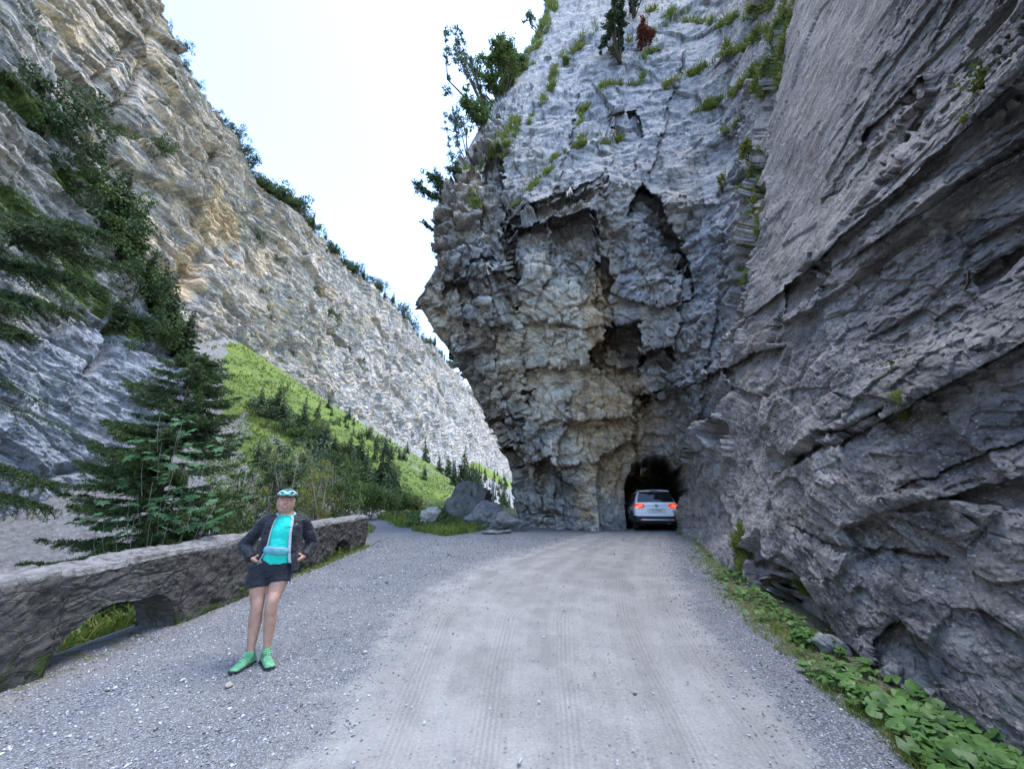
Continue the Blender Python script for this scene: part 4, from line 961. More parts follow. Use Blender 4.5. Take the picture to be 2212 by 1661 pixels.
    # lamps
    for sx in (-1, 1):
        pts = [(sx * .46, -.006, 1.01), (sx * .53, -.008, .94), (sx * .74, .0, .90), (sx * .905, .10, .91), (sx * .915, .13, 1.00), (sx * .84, .06, 1.075), (sx * .56, .0, 1.075)]
        if sx < 0: pts = pts[::-1]
        o = quad(pts, .022, "tail_lamp", RED)
        p2 = [(sx * .60, -.02, .96), (sx * .80, .01, .945), (sx * .84, .03, 1.00), (sx * .62, -.015, 1.035)]
        quad(p2 if sx > 0 else p2[::-1], .022, "lamp_glow", REDL, o, .003)
        mb = MB(); mb.box((sx * .62, -.030, .975), (.20, .012, .012)); mb.build("lamp_bar", RED, o)
    # emblem: ring and strokes
    em = MB(); em.tube([(.058 * math.cos(a), -.028, 1.005 + .058 * math.sin(a)) for a in np.linspace(0, 2 * math.pi, 25)], .0065, 6, False)
    for p_, q_ in (((-.026, 1.053), (0, 1.008)), ((0, 1.008), (.026, 1.053)), ((-.047, 1.03), (-.024, .955)), ((-.024, .955), (0, 1.0)), ((0, 1.0), (.024, .955)), ((.024, .955), (.047, 1.03))):
        em.tube([(p_[0], -.030, p_[1]), (q_[0], -.030, q_[1])], .0055, 5)
    em.build("emblem", INK, root)
    text("TIGUAN", .045, (-.66, -.012, .865), root, SILV, "model_lettering")
    ov = MB(); ov.tube([(.66, -.006, .80), (.66, -.018, .80)], .060, 24); oo = ov.build("oval_sticker", PLATE, root); text("CH", .06, (.66, -.022, .80), oo, name="sticker_letters")
    # bumper
    mb = MB(); mb.loft([[(s_ * w_, yb, zt), (s_ * w_, yb - dy, zt - .06), (s_ * w_, yb - dy, zb + .05), (s_ * w_, yb + .05, zb), (s_ * w_, yb + .25, zb), (s_ * w_, yb + .25, zt)] for s_, w_, yb, dy, zt, zb in
        ((-1, .925, .16, .02, .60, .34), (-1, .86, .04, .07, .60, .30), (-1, .5, .0, .09, .575, .28), (1, .5, .0, .09, .575, .28), (1, .86, .04, .07, .60, .30), (1, .925, .16, .02, .60, .34))], smooth=False); mb.build("bumper", BLKP, root, .015)
    mb = MB(); mb.box((0, -.085, .43), (1.36, .03, .055)); mb.build("bumper_trim", SILV, root, .012)
    for sx in (-1, 1):
        mb = MB(); mb.box((sx * .60, -.088, .375), (.20, .02, .03)); mb.build("reflector", plain("dark red reflector", (.18, .01, .01), .3), root, .005)
    # wheels
    for sx in (-1, 1):
        for yy in (.85, 3.50):
            t = MB(); pr = [(.20, .0), (.31, .0), (.348, .03), (.355, .08), (.355, .16), (.348, .21), (.31, .235), (.20, .235)]
            rings = [[(sx * (.92 - dx), yy + r_ * math.cos(a), .355 + r_ * math.sin(a)) for a in np.linspace(0, 2 * math.pi, 32, endpoint=False)] for r_, dx in pr]
            t.loft(rings, cap=False); w_ = t.build("wheel", TYRE, root)
            rm_ = MB(); rm_.loft([[(sx * (.905 - dx), yy + r_ * math.cos(a), .355 + r_ * math.sin(a)) for a in np.linspace(0, 2 * math.pi, 20, endpoint=False)] for r_, dx in ((.02, .02), (.10, .03), (.20, .01), (.215, .05))]); rm_.build("rim", SILV, w_)
            ar = MB(); ar.tube([(sx * .925, yy + .42 * math.cos(a), .36 + .42 * math.sin(a)) for a in np.linspace(-.15, math.pi + .15, 20)], .045, 6); ar.build("wheel_arch", BLKP, root)
    for sx in (-1, 1):
        mb = MB(); mb.sphere((sx * 1.03, 2.72, 1.10), (.11, .07, .085), 12, 8); mb.build("mirror", BLKP if sx < 0 else WHITE, root)
        mb = MB(); mb.tube([(sx * .62, .7, 1.675), (sx * .63, 1.5, 1.70), (sx * .62, 2.5, 1.67)], .016, 6); mb.build("roof_rail", SILV, root)
        mb = MB(); mb.box((sx * .928, 1.05 + 1.0, .60), (.012, 3.0, .04)); mb.build("side_moulding", BLKP, root)
        mb = MB(); mb.tube([(sx * .935, 1.35, .93), (sx * .95, 1.45, .935), (sx * .935, 1.6, .93)], .014, 6); mb.build("door_handle", WHITE, root)
    mb = MB(); mb.tube([(.45, -.02, .30), (.45, .3, .32)], .035, 10); mb.build("exhaust", SILV, root)
    mb = MB(); mb.box((0, 1.9, .30), (1.5, 3.4, .12)); mb.build("underbody", BLKP, root)
    mb = MB(); mb.tube([(0, .55, 1.665), (0, .42, 1.72)], [.02, .008], 6); mb.build("antenna", BLKP, root)
    return root
car()
# ================================================================ THE HIKER
def hiker():
    Y0 = 4.22
    def W(zx, zy, dy=0.0): return at_y(474 + zx * .2663, 1027 + zy * .2663, Y0 + dy)
    f0 = W(300, 1470, 0); base = np.array([f0[0], f0[1], gz(f0[0], f0[1])])
    FA = R(27)   # she faces the camera
    root = empty("person", base, FA, "hiker in turquoise shirt, open black jacket and green shoes standing with hands on hips", "person")
    away = np.array([-math.sin(FA), math.cos(FA), 0]); RZ = rotm('Z', -27.0); cam0 = np.array([0, 0, CAMZ])
    def Z(zx, zy, dy=0.0):
        r = ray(474 + zx * .2663, 1027 + zy * .2663); t = ((base - cam0) @ away + dy) / (r @ away)
        return RZ @ (cam0 + r * t - base)
    def interp(pts, rad, n=8):
        pts = np.array(pts, float); rad = np.array([(r, r) if np.isscalar(r) else r for r in rad], float); m = len(pts)
        t = np.arange(m); T = np.linspace(0, m - 1, (m - 1) * n + 1)
        def cr(A):
            out = []
            for x in T:
                i = min(int(x), m - 2); f = x - i; a, b, c, d = A[max(i - 1, 0)], A[i], A[i + 1], A[min(i + 2, m - 1)]
                out.append(.5 * ((2 * b) + (c - a) * f + (2 * a - 5 * b + 4 * c - d) * f * f + (3 * b - a - 3 * c + d) * f ** 3))
            return np.array(out)
        return cr(pts), np.maximum(cr(rad), .002)
    def limb(mb, pts, rad, n=8, seg=16, up=(0, 1, 0), arc=None, thick=None):
        """rad: r or (rx, ry) with ry measured along 'up' (depth)"""
        P, Rr = interp(pts, rad, n); rings = []
        for i, p in enumerate(P):
            t = unit(P[min(i + 1, len(P) - 1)] - P[max(i - 1, 0)]); a = np.cross(t, np.array(up)); a = unit(a); b = unit(np.cross(a, t))
            th = np.linspace(0, 2 * math.pi, seg, endpoint=False)
            rings.append([p + Rr[i, 0] * math.cos(w_) * a + Rr[i, 1] * math.sin(w_) * b for w_ in th])
        mb.loft(rings, True, True)
    def remesh(ob, vox, smooth=2, disp=None):
        r = ob.modifiers.new("r", 'REMESH'); r.mode = 'VOXEL'; r.voxel_size = vox; r.use_smooth_shade = True
        if smooth: s_ = ob.modifiers.new("s", 'SMOOTH'); s_.iterations = smooth; s_.factor = .5
        dg = bpy.context.evaluated_depsgraph_get(); me = bpy.data.meshes.new_from_object(ob.evaluated_get(dg)); ob.modifiers.clear(); me.materials.clear(); me.materials.append(ob.data.materials[0]); ob.data = me
        co = np.empty(len(me.vertices) * 3, np.float32); me.vertices.foreach_get("co", co); co = co.reshape(-1, 3)
        if disp is not None:
            nn = np.empty_like(co); me.vertices.foreach_get("normal", nn.ravel()) if False else None
            nn = np.array([v.normal[:] for v in me.vertices]); co = co + nn * disp(co)[:, None]
            me.vertices.foreach_set("co", co.astype(np.float32).ravel())
        me.shade_smooth(); me.update(); return ob
    sk = NT("skin"); sk.color(sk.mix(sk.ramp(sk.noise(sk.obj(), 14, 5), .3, .7), (.34, .18, .13), (.46, .27, .20))); sk.set(Roughness=.5); sk.b.inputs['Subsurface Weight'].default_value = .08; sk.b.inputs['Subsurface Radius'].default_value = (.02, .008, .004); sk = sk.m
    def cloth(name, a, b, rough=.8, sc_=5, bump=.006):
        m = NT(name); n = m.noise(m.obj(), sc_, 5, .6, .6); m.color(m.mix(m.ramp(n, .35, .65), a, b)); m.set(Roughness=rough); m.b.inputs['Sheen Weight'].default_value = .1; m.bump(m.noise(m.mapping(m.obj(), (1, 1, 2.2), (0, R(30), 0)), 9, 4, .5, 1.2), bump * 2); return m.m
    TEAL = cloth("turquoise fabric", (.008, .42, .34), (.015, .56, .44), .75, 6, .004); BLK = cloth("black jacket fabric", (.006, .007, .011), (.017, .020, .029), .6, 6, .012)
    SHORT = cloth("black shorts fabric", (.006, .007, .011), (.014, .016, .024), .7, 8, .008); LIN = cloth("pale grey lining", (.30, .33, .36), (.42, .45, .48)); POUCH = cloth("light blue pouch fabric", (.08, .26, .31), (.13, .33, .39))
    SHOE = cloth("green shoe mesh", (.06, .22, .11), (.16, .38, .20), .8, 20); SOLE = plain("dark shoe sole", (.035, .03, .028), .8); GREY = cloth("grey cap fabric", (.05, .055, .06), (.09, .095, .10))
    # ---- body (skin)
    mb = MB()
    hipL, kneeL, ankL = Z(325, 760, .02), Z(305, 1065, -.02), Z(262, 1375, .03)
    hipR, kneeR, ankR = Z(505, 765, .02), Z(425, 1030, -.07), Z(395, 1350, .0)
    ankL[2] = .085; ankR[2] = .10
    limb(mb, [Z(430, 730, .04), Z(445, 660, .04), Z(475, 590, .03), Z(510, 470, .02), Z(530, 380, .03), Z(540, 330, .03)], [(.15, .11), (.145, .11), (.13, .10), (.145, .11), (.15, .085), (.07, .06)])
    for hp, kn, an, s_ in ((hipL, kneeL, ankL, -1), (hipR, kneeR, ankR, 1)):
        limb(mb, [hp + [0, 0, .05], hp * .72 + kn * .28, hp * .3 + kn * .7, kn + [0, -.008, .03], kn + [0, 0, -.04], kn * .68 + an * .32 + [0, .018, 0], kn * .3 + an * .7 + [0, .012, 0], an + [0, 0, .03], an + [0, 0, -.03]],
             [(.098, .105), (.090, .098), (.068, .076), (.057, .062), (.054, .058), (.056, .066), (.042, .048), (.033, .040), (.034, .042)], 6)
    # neck and head
    hc0 = Z(543, 208, -.01)
    class HC:
        def __add__(s, o): return hc0 + np.array(o, float) * 1.07
        def __rsub__(s, o): return o - hc0
    hc = HC()
    limb(mb, [Z(538, 345, .03), Z(541, 310, .02), Z(545, 270, .015), hc + [0, .01, 0]], [.08, .066, .064, .06], 5)
    mb.sphere(hc + [0, .012, .022], (.084, .098, .103), 20, 14)
    limb(mb, [hc + [0, -.012, .02], hc + [0, -.020, -.045], hc + [0, -.030, -.085], hc + [0, -.038, -.104]], [(.086, .082), (.083, .072), (.062, .054), (.036, .032)], 5)
    mb.sphere(hc + [-.030, -.066, -.030], (.031, .021, .028), 10, 8); mb.sphere(hc + [.030, -.066, -.030], (.031, .021, .028), 10, 8)
    limb(mb, [hc + [0, -.078, .022], hc + [0, -.094, -.004], hc + [0, -.103, -.022]], [.011, .0135, .017], 4, 10); mb.sphere(hc + [-.013, -.092, -.024], (.009, .009, .008), 8, 6); mb.sphere(hc + [.013, -.092, -.024], (.009, .009, .008), 8, 6)
    for s_ in (-1, 1): mb.sphere(hc + [s_ * .078, .012, -.005], (.010, .020, .030), 8, 8)
    # arms: shoulder - elbow - wrist, hands on the hips
    arms = ((Z(405, 350, .04), Z(208, 565, .12), Z(262, 672, -.02), -1), (Z(665, 352, .04), Z(752, 545, .13), Z(690, 655, -.0), 1))
    fingers = []
    for sh, el, wr, s_ in arms:
        limb(mb, [sh, sh * .5 + el * .5, el, el * .5 + wr * .5, wr], [.055, .045, .038, .034, .026], 6)
        hd = unit(np.array([-s_ * .72, -.45, -.42])); palm = wr + hd * .05
        limb(mb, [wr, palm, wr + hd * .085], [(.026, .017), (.034, .016), (.036, .013)], 5, 12, up=(0, .5, .85))
        side = unit(np.cross(hd, [0, .9, .4])) * 1.0
        if side[2] < 0: side = -side
        for k_, (off, ln) in enumerate(((.027, .058), (.009, .068), (-.009, .064), (-.026, .050))):
            b0 = wr + hd * .080 + side * off; d1 = unit(hd + np.array([0, .10, -.12 - .05 * k_])); d2 = unit(hd + np.array([0, .35, -.40])); d3 = unit(hd + np.array([0, .5, -.7]))
            limb(mb, [b0, b0 + d1 * ln * .45, b0 + d1 * ln * .45 + d2 * ln * .32, b0 + d1 * ln * .45 + d2 * ln * .32 + d3 * ln * .25], [.0095, .009, .0085, .007], 3, 8)
        tb = wr + hd * .025 + side * .022; limb(mb, [tb, tb + unit(hd * .5 + side * .9 + [0, .2, 0]) * .035, tb + unit(hd * .8 + side * .7 + [0, .4, 0]) * .062], [.013, .011, .009], 3, 8)
    body = mb.build("body", sk, root); remesh(body, .0062, 3)
    # ---- face
    INKB = plain("dark brown", (.06, .028, .02), .5); LIP = plain("lips", (.34, .10, .09), .4); TEETH = plain("teeth", (.75, .72, .66), .3)
    for s_ in (-1, 1):
        mb = MB(); mb.sphere(hc + [s_ * .030, -.0775, .010], (.0150, .008, .0045), 10, 6)
        mb.build("eye", INKB, root)
    for s_ in (-1, 1):
        mb = MB(); limb(mb, [hc + [s_ * .014, -.081, .028], hc + [s_ * .032, -.081, .034], hc + [s_ * .050, -.070, .027]], [.0034, .004, .002], 4, 6)
        mb.build("eyebrow", INKB, root)
    mb = MB(); limb(mb, [hc + [-.026, -.080, -.052], hc + [-.012, -.090, -.056], hc + [0, -.092, -.057], hc + [.012, -.090, -.056], hc + [.026, -.080, -.052]], [(.003, .003), (.007, .004), (.008, .004), (.007, .004), (.003, .003)], 4, 8, up=(0, 1, 0)); mb.build("mouth", LIP, root)
    mb = MB(); limb(mb, [hc + [-.014, -.0935, -.056], hc + [0, -.0965, -.057], hc + [.014, -.0935, -.056]], [(.003, .002)] * 3, 4, 6); mb.build("teeth", TEETH, root)
    hair = cloth("brown hair", (.035, .018, .010), (.075, .04, .022), .6, 30)
    mb = MB(); mb.sphere(hc + [0, .028, .015], (.091, .094, .095), 18, 12); limb(mb, [hc + [0, .08, 0], hc + [.02, .10, -.08], hc + [.03, .09, -.16]], [.04, .03, .012], 5)
    for s_ in (-1, 1): limb(mb, [hc + [s_ * .075, -.018, .04], hc + [s_ * .080, -.010, -.01], hc + [s_ * .076, .01, -.05]], [.008, .010, .006], 4, 8)
    h_ = mb.build("hair", hair, root); remesh(h_, .006, 1)
    # ---- cap with sunglasses resting on it
    mb = MB(); rings = []
    for k_ in range(9):
        a = k_ / 8 * math.pi / 2; r_ = math.cos(a); rings.append([hc + np.array([.094 * r_ * math.cos(t), .012 + .103 * r_ * math.sin(t), .040 + .082 * math.sin(a)]) for t in np.linspace(0, 2 * math.pi, 24, endpoint=False)])
    mb.loft(rings, True); cap = mb.build("cap", cloth("teal cap fabric", (.03, .06, .065), (.05, .10, .105)), root)
    mb = MB(); rings = []
    for k_, (yy, ww, dz) in enumerate(((-.055, .085, .050), (-.085, .082, .053), (-.115, .070, .050), (-.138, .045, .044), (-.148, .02, .040))):
        rings.append([hc + np.array([ww * c_, yy + .0, dz + .012 * (1 - c_ * c_) + t_]) for c_, t_ in [(c, .004) for c in np.linspace(-1, 1, 11)] + [(c, -.003) for c in np.linspace(1, -1, 11)]])
    mb.loft(rings, True); mb.build("visor", GREY, cap)
    sg = bpy.data.objects.new("sunglasses", None); link(sg); sg.parent = root
    fr = paint("white glasses frame", (.78, .80, .80), .3, .4); ln_ = NT("turquoise mirror lens"); ln_.color((.05, .50, .50)); ln_.set(Roughness=.08, Metallic=.7); ln_ = ln_.m
    g0 = hc + np.array([0, -.116, .074])
    mb = MB()
    for s_ in (-1, 1):
        ring = [g0 + [s_ * (.036 + .034 * math.cos(t)), .035 * abs(.5 + .5 * math.cos(t)) ** 2, .019 * math.sin(t) + .004 * math.cos(t)] for t in np.linspace(0, 2 * math.pi, 19)]
        mb.tube(ring, .0045, 6, False); mb.tube([g0 + [s_ * .070, .035, .004], g0 + [s_ * .090, .09, -.005], g0 + [s_ * .088, .14, -.015]], .0045, 6)
    mb.tube([g0 + [-.006, 0, .004], g0 + [.006, 0, .004]], .005, 6); mb.build("frame", fr, sg)
    for s_ in (-1, 1):
        mb = MB(); ring = [g0 + [s_ * (.036 + .031 * math.cos(t)), .002 + .033 * abs(.5 + .5 * math.cos(t)) ** 2, .016 * math.sin(t) + .004 * math.cos(t)] for t in np.linspace(0, 2 * math.pi, 18, endpoint=False)]
        c = np.mean(ring, 0) + [0, -.008, 0]; mb.add(ring + [c], [(i, (i + 1) % 18, 18) for i in range(18)], True); mb.build("lens", ln_, sg)
    # ---- shirt
    fold = lambda sc_, am: (lambda co: (noise(co * np.array([1, 1, 1.6]), sc_, 3, .5, 4.) * am))
    mb = MB(); limb(mb, [Z(462, 700, .02), Z(465, 640, .0), Z(480, 590, -.01), Z(500, 510, -.005), Z(515, 430, -.01), Z(530, 365, .02), Z(538, 325, .03)],
                    [(.150, .128), (.145, .128), (.137, .120), (.140, .126), (.142, .124), (.132, .092), (.076, .07)], 6, 24)
    for s_ in (-1, 1): mb.sphere(Z(515 + s_ * 50, 455, -.070), (.064, .052, .060), 12, 10)
    shirt = mb.build("shirt", TEAL, root); remesh(shirt, .008, 4, fold(7, .022))
    mb = MB(); c_ = Z(556, 421, -.146); limb(mb, [c_ + [-.022, .01, -.001], c_ + [0, .0, .0], c_ + [.014, .004, .003], c_ + [.022, .012, -.001]], [(.0015, .003), (.003, .004), (.006, .004), (.002, .003)], 4, 6); mb.build("shirt_mark", INKB, shirt)
    # neckband
    mb = MB(); cc = Z(541, 322, .012); mb.tube([cc + [.070 * math.cos(t), .066 * math.sin(t) - .006, .012 * math.sin(t) + .004] for t in np.linspace(0, 2 * math.pi, 25)], .007, 6, False); mb.build("neckband", TEAL, shirt)
    # ---- shorts
    mb = MB(); limb(mb, [Z(430, 800, .03), Z(432, 750, .03), Z(448, 700, .02), Z(458, 672, .02)], [(.175, .135), (.178, .138), (.165, .132), (.155, .125)], 5, 24)
    limb(mb, [hipL + [.005, 0, .05], hipL * .75 + kneeL * .25, hipL * .53 + kneeL * .47 + [-.004, 0, 0]], [(.108, .122), (.108, .122), (.110, .122)], 6, 20)
    limb(mb, [hipR + [-.005, 0, .05], hipR * .75 + kneeR * .25, hipR * .58 + kneeR * .42 + [.006, 0, 0]], [(.108, .122), (.108, .122), (.110, .122)], 6, 20)
    sh_ = mb.build("shorts", SHORT, root); remesh(sh_, .009, 2, fold(8, .022))
    mb = MB(); c_ = Z(562, 862, -.10); mb.box(c_ + [.0, -.02, 0], (.012, .004, .016)); mb.build("shorts_mark", LIN, sh_)
    # ---- belt pouch
    mb = MB(); cen = Z(462, 607, -.135)
    limb(mb, [cen + [-.105, .035, .018], cen + [-.07, .0, .008], cen + [0, -.02, -.002], cen + [.075, -.005, -.010], cen + [.105, .02, -.012]], [(.026, .014), (.036, .017), (.039, .019), (.036, .017), (.020, .012)], 6, 14, up=(0, 1, 0)); po = mb.build("belt_pouch", POUCH, root); remesh(po, .007, 2, fold(12, .008))
    mb = MB(); mb.tube([cen + [.158 * math.cos(t), .150 + .140 * math.sin(t), .012 - .004 * math.cos(t)] for t in np.linspace(0, 2 * math.pi, 33)], .010, 6, False); mb.build("strap", LIN, po)
    mb = MB(); mb.tube([cen + [-.075, -.030, .030], cen + [0, -.050, .022], cen + [.075, -.034, .016]], .0035, 5); mb.build("zip", LIN, po)
    # ---- jacket: sleeves + open shell
    mb = MB()
    for sh, el, wr, s_ in arms:
        top = sh + [-s_ * .045, .01, -.004]
        limb(mb, [top, sh + [s_ * .008, .0, -.01], sh * .5 + el * .5 + [s_ * .006, 0, 0], el + [s_ * .0, 0, .0], el * .5 + wr * .5, wr + unit(wr - el) * .005], [(.048, .062), (.062, .074), (.064, .074), (.064, .072), (.056, .062), (.046, .050)], 7, 18)
    # shell: C-shaped cross sections
    levels = [(322, .080, .085, 478, 598), (336, .130, .105, 462, 606), (362, .165, .125, 442, 608), (410, .182, .150, 420, 600), (470, .186, .162, 402, 592), (540, .184, .165, 385, 588), (600, .188, .166, 362, 584), (660, .196, .166, 326, 584), (720, .204, .168, 292, 592), (775, .208, .168, 262, 590)]
    rings = []; edgeL = []; edgeR = []
    for zy, rx, ry, xl, xr in levels:
        cx = np.interp(zy, [330, 600, 780], [538, 482, 452]); c = Z(cx, zy, .015)
        xL = Z(xl, zy, -.10)[0] - c[0]; xR = Z(xr, zy, -.10)[0] - c[0]
        aL = math.pi + math.acos(np.clip(-xL / rx, -1, 1)); aR = 2 * math.pi - math.acos(np.clip(xR / rx, -1, 1))
        outer = []; inner = []
        # angles run from right opening edge backwards (through +Y) to the left one
        for t in np.linspace(aR - 2 * math.pi, aL, 40):
            if t > aL: break
            e = np.array([math.cos(t), math.sin(t)]); outer.append(c + [rx * e[0], ry * e[1], 0]); inner.append(c + [(rx - .020) * e[0], (ry - .020) * e[1], 0])
        rings.append(outer + inner[::-1]); edgeR.append(outer[0] + [-.004, -.006, 0]); edgeL.append(outer[-1] + [.004, -.006, 0])
    rings = rings[::-1]; mb.loft(rings, True)
    jk = mb.build("jacket", BLK, root); remesh(jk, .0085, 2, lambda co: noise(co * np.array([1, 1, 1.3]), 9, 3, .5, 1.) * .034)
    mb = MB()
    for ed in (edgeL, edgeR):
        P_, _ = interp(ed, [.01] * len(ed), 3); s_ = -1 if ed is edgeL else 1
        wd = .026 if s_ > 0 else .012
        mb.loft([[p + [-s_ * .004, -.004, 0], p + [-s_ * wd, .004, 0], p + [-s_ * wd, .020, 0], p + [0, .016, 0]] for p in P_[:int(len(P_) * .86)]], True, False)
    # collar / hood behind the neck
    cc = Z(540, 330, .05)
    lin = mb.build("lining", LIN, jk)
    mb = MB(); mb.tube([cc + [.092 * math.cos(t), .080 * math.sin(t) + .0, .022 * math.sin(t) + .008] for t in np.linspace(-.75, math.pi + .75, 22)], [.010] + [.018] * 20 + [.010], 8); mb.build("hood", BLK, jk)
    mb = MB(); mb.tube([cc + [.082 * math.cos(t), .072 * math.sin(t) - .004, .022 * math.sin(t) + .020] for t in np.linspace(-.75, math.pi + .75, 22)], .012, 8); mb.build("hood_lining", LIN, jk)
    mb = MB(); c_ = Z(628, 390, -.13); mb.box(c_, (.006, .004, .014)); mb.build("chest_mark", LIN, jk)
    # ---- shoes
    for an, toe, lb in ((ankL, Z(165, 1515, -.06), 0), (ankR, Z(402, 1497, -.10), 1)):
        toe[2] = .030; heel = an * 1.0; heel[2] = .0; d = unit((toe - heel) * [1, 1, 0]); toe = np.array([*(heel[:2] + d[:2] * .185), .03]); hb = heel - d * .055; sd_ = np.array([-d[1], d[0], 0])
        gl = lambda p: gz(*(base + RZ.T @ np.array([p[0], p[1], 0]))[:2]) - base[2]
        mb = MB(); rings = []
        for t, w_, h_, zt in ((-.075, .020, .01, .055), (-.06, .032, .012, .085), (-.02, .036, .012, .105), (.03, .037, .012, .098), (.075, .041, .012, .078), (.12, .046, .012, .062), (.16, .044, .012, .050), (.19, .032, .012, .038), (.205, .016, .014, .028)):
            c = heel + d * t; g_ = gl(c); rings.append([c + sd_ * x * w_ + [0, 0, g_ + z] for x, z in ((-1, h_), (-1.02, h_ + (zt - h_) * .4), (-.75, h_ + (zt - h_) * .8), (-.35, zt), (.35, zt), (.75, h_ + (zt - h_) * .8), (1.02, h_ + (zt - h_) * .4), (1, h_))])
        mb.loft(rings, True); s1 = mb.build("shoe", SHOE, root, 0, 1)
        mb = MB(); rings = []
        for t, w_ in ((-.082, .022), (-.06, .036), (-.02, .038), (.03, .039), (.075, .043), (.12, .049), (.16, .047), (.19, .036), (.212, .018)):
            c = heel + d * t; g_ = gl(c); rings.append([c + sd_ * x * w_ + [0, 0, g_ + z + .012 * (t > .17)] for x, z in ((-1, -.004), (-1.03, .012), (-1, .022), (1, .022), (1.03, .012), (1, -.004))])
        mb.loft(rings, True); mb.build("sole", SOLE, s1, 0, 1)
        mb = MB()
        for k_ in range(4):
            c = heel + d * (.045 + .022 * k_) + [0, 0, gl(heel) + .096 - .009 * k_]; mb.tube([c - sd_ * .020, c + [0, 0, .004], c + sd_ * .020], .003, 5)
        kn_ = heel + d * .04 + [0, 0, gl(heel) + .106]
        for s_ in (-1, 1): mb.tube([kn_, kn_ + sd_ * s_ * .025 + d * .005 + [0, 0, .010], kn_ + sd_ * s_ * .034 + d * .025 + [0, 0, -.008], kn_ + d * .01], .0028, 5); mb.tube([kn_, kn_ + sd_ * s_ * .012 + d * .035 + [0, 0, -.012]], .0025, 5)
        mb.build("laces", plain("pale green lace", (.25, .52, .32)), s1)
        mb = MB(); mb.tube([an + [0, 0, -.03], an + [0, 0, .015], an + [0, 0, .035]], [.043, .041, .040], 16); mb.build("sock", SHOE, s1)
    return root
hiker()
# ================================================================ VEGETATION
def leaf_mat(name, a, b, rough=.55, trans=.25, sc_=3.0, c3=None):
    m = NT(name); oi = m.n.new('ShaderNodeObjectInfo'); n = m.noise(m.pos(), sc_, 5, .7)
    c = m.mix(m.ramp(n, .35, .65), a, b)
    c = m.mix(m.ramp(oi.outputs['Random'], 0, 1, 0, .35), c, tuple(x * 1.5 for x in b))
    rnd = m.geo.outputs['Random Per Island']; c = m.mix(m.ramp(rnd, 0, 1, 0, .55), c, tuple(x * .45 for x in a)); 
    if c3: c = m.mix(m.ramp(rnd, .80, .84, 0, .8), c, c3)
    m.color(c); m.set(Roughness=rough)
    t = m.n.new('ShaderNodeBsdfTranslucent'); m.l.new(c, t.inputs[0]); mx = m.n.new('ShaderNodeMixShader'); mx.inputs[0].default_value = trans
    m.l.new(m.b.outputs[0], mx.inputs[1]); m.l.new(t.outputs[0], mx.inputs[2]); m.l.new(mx.outputs[0], m.out.inputs[0]); return m.m
BARK = plain("bark", (.075, .055, .042), .9, .35, 12, bumpd=.01); PBARK = plain("grey twig bark", (.16, .145, .125), .9, .3, 14)
NEED = leaf_mat("spruce needles", (.030, .060, .020), (.075, .120, .038), .6, .2, 2.5)
FARN = leaf_mat("far conifer needles", (.030, .050, .022), (.065, .100, .038), .7, .15, .25)
FARL = leaf_mat("far shrub leaves", (.040, .065, .016), (.095, .135, .035), .7, .15, .3)
LEAF = leaf_mat("broad leaves", (.055, .10, .022), (.15, .22, .05), .5, .3, 3)
YEL = leaf_mat("yellow green leaves", (.11, .15, .025), (.26, .30, .06), .5, .35, 3, (.33, .20, .03))
MAPLE = leaf_mat("maple leaves", (.035, .095, .034), (.09, .20, .085), .45, .3, 6)
WIL = leaf_mat("grey green leaves", (.09, .13, .075), (.17, .23, .13), .6, .25, 3)
REDL_ = leaf_mat("red brown leaves", (.10, .022, .012), (.20, .055, .025), .6, .25, 3)
GRASS = leaf_mat("grass blades", (.07, .12, .018), (.19, .25, .045), .6, .3, 2.0, (.28, .25, .08))
BUTTER = leaf_mat("round leaves", (.045, .105, .026), (.12, .23, .055), .45, .3, 3)

def rand_dirs(n, rg):
    return unit(rg.normal(size=(n, 3)))
def leaf_quads(C, D, N, L, Wd, fold=0.0):
    """n leaves: centre C, long axis D, normal N, length L, width W -> diamond-ish quads (V, F)"""
    D = unit(D); S = unit(np.cross(D, N)); L = np.asarray(L)[:, None]; Wd = np.asarray(Wd)[:, None]; N2 = np.cross(S, D)
    V = np.stack([C - D * L * .5, C + S * Wd * .5 + N2 * Wd * fold, C + D * L * .5, C - S * Wd * .5 + N2 * Wd * fold], 1)
    n = len(C); return V.reshape(-1, 3), np.arange(4 * n).reshape(n, 4)
def join(parts):
    V = []; F = []; o = 0
    for v, f in parts:
        V.append(v); F.append(f + o); o += len(v)
    return np.concatenate(V), np.concatenate(F)
def wood_mesh(name, segs, mat, parent, n=6):
    mb = MB()
    for pts, rad in segs: mb.tube(pts, rad, n, True)
    return mb.build(name, mat, parent, clean=False)

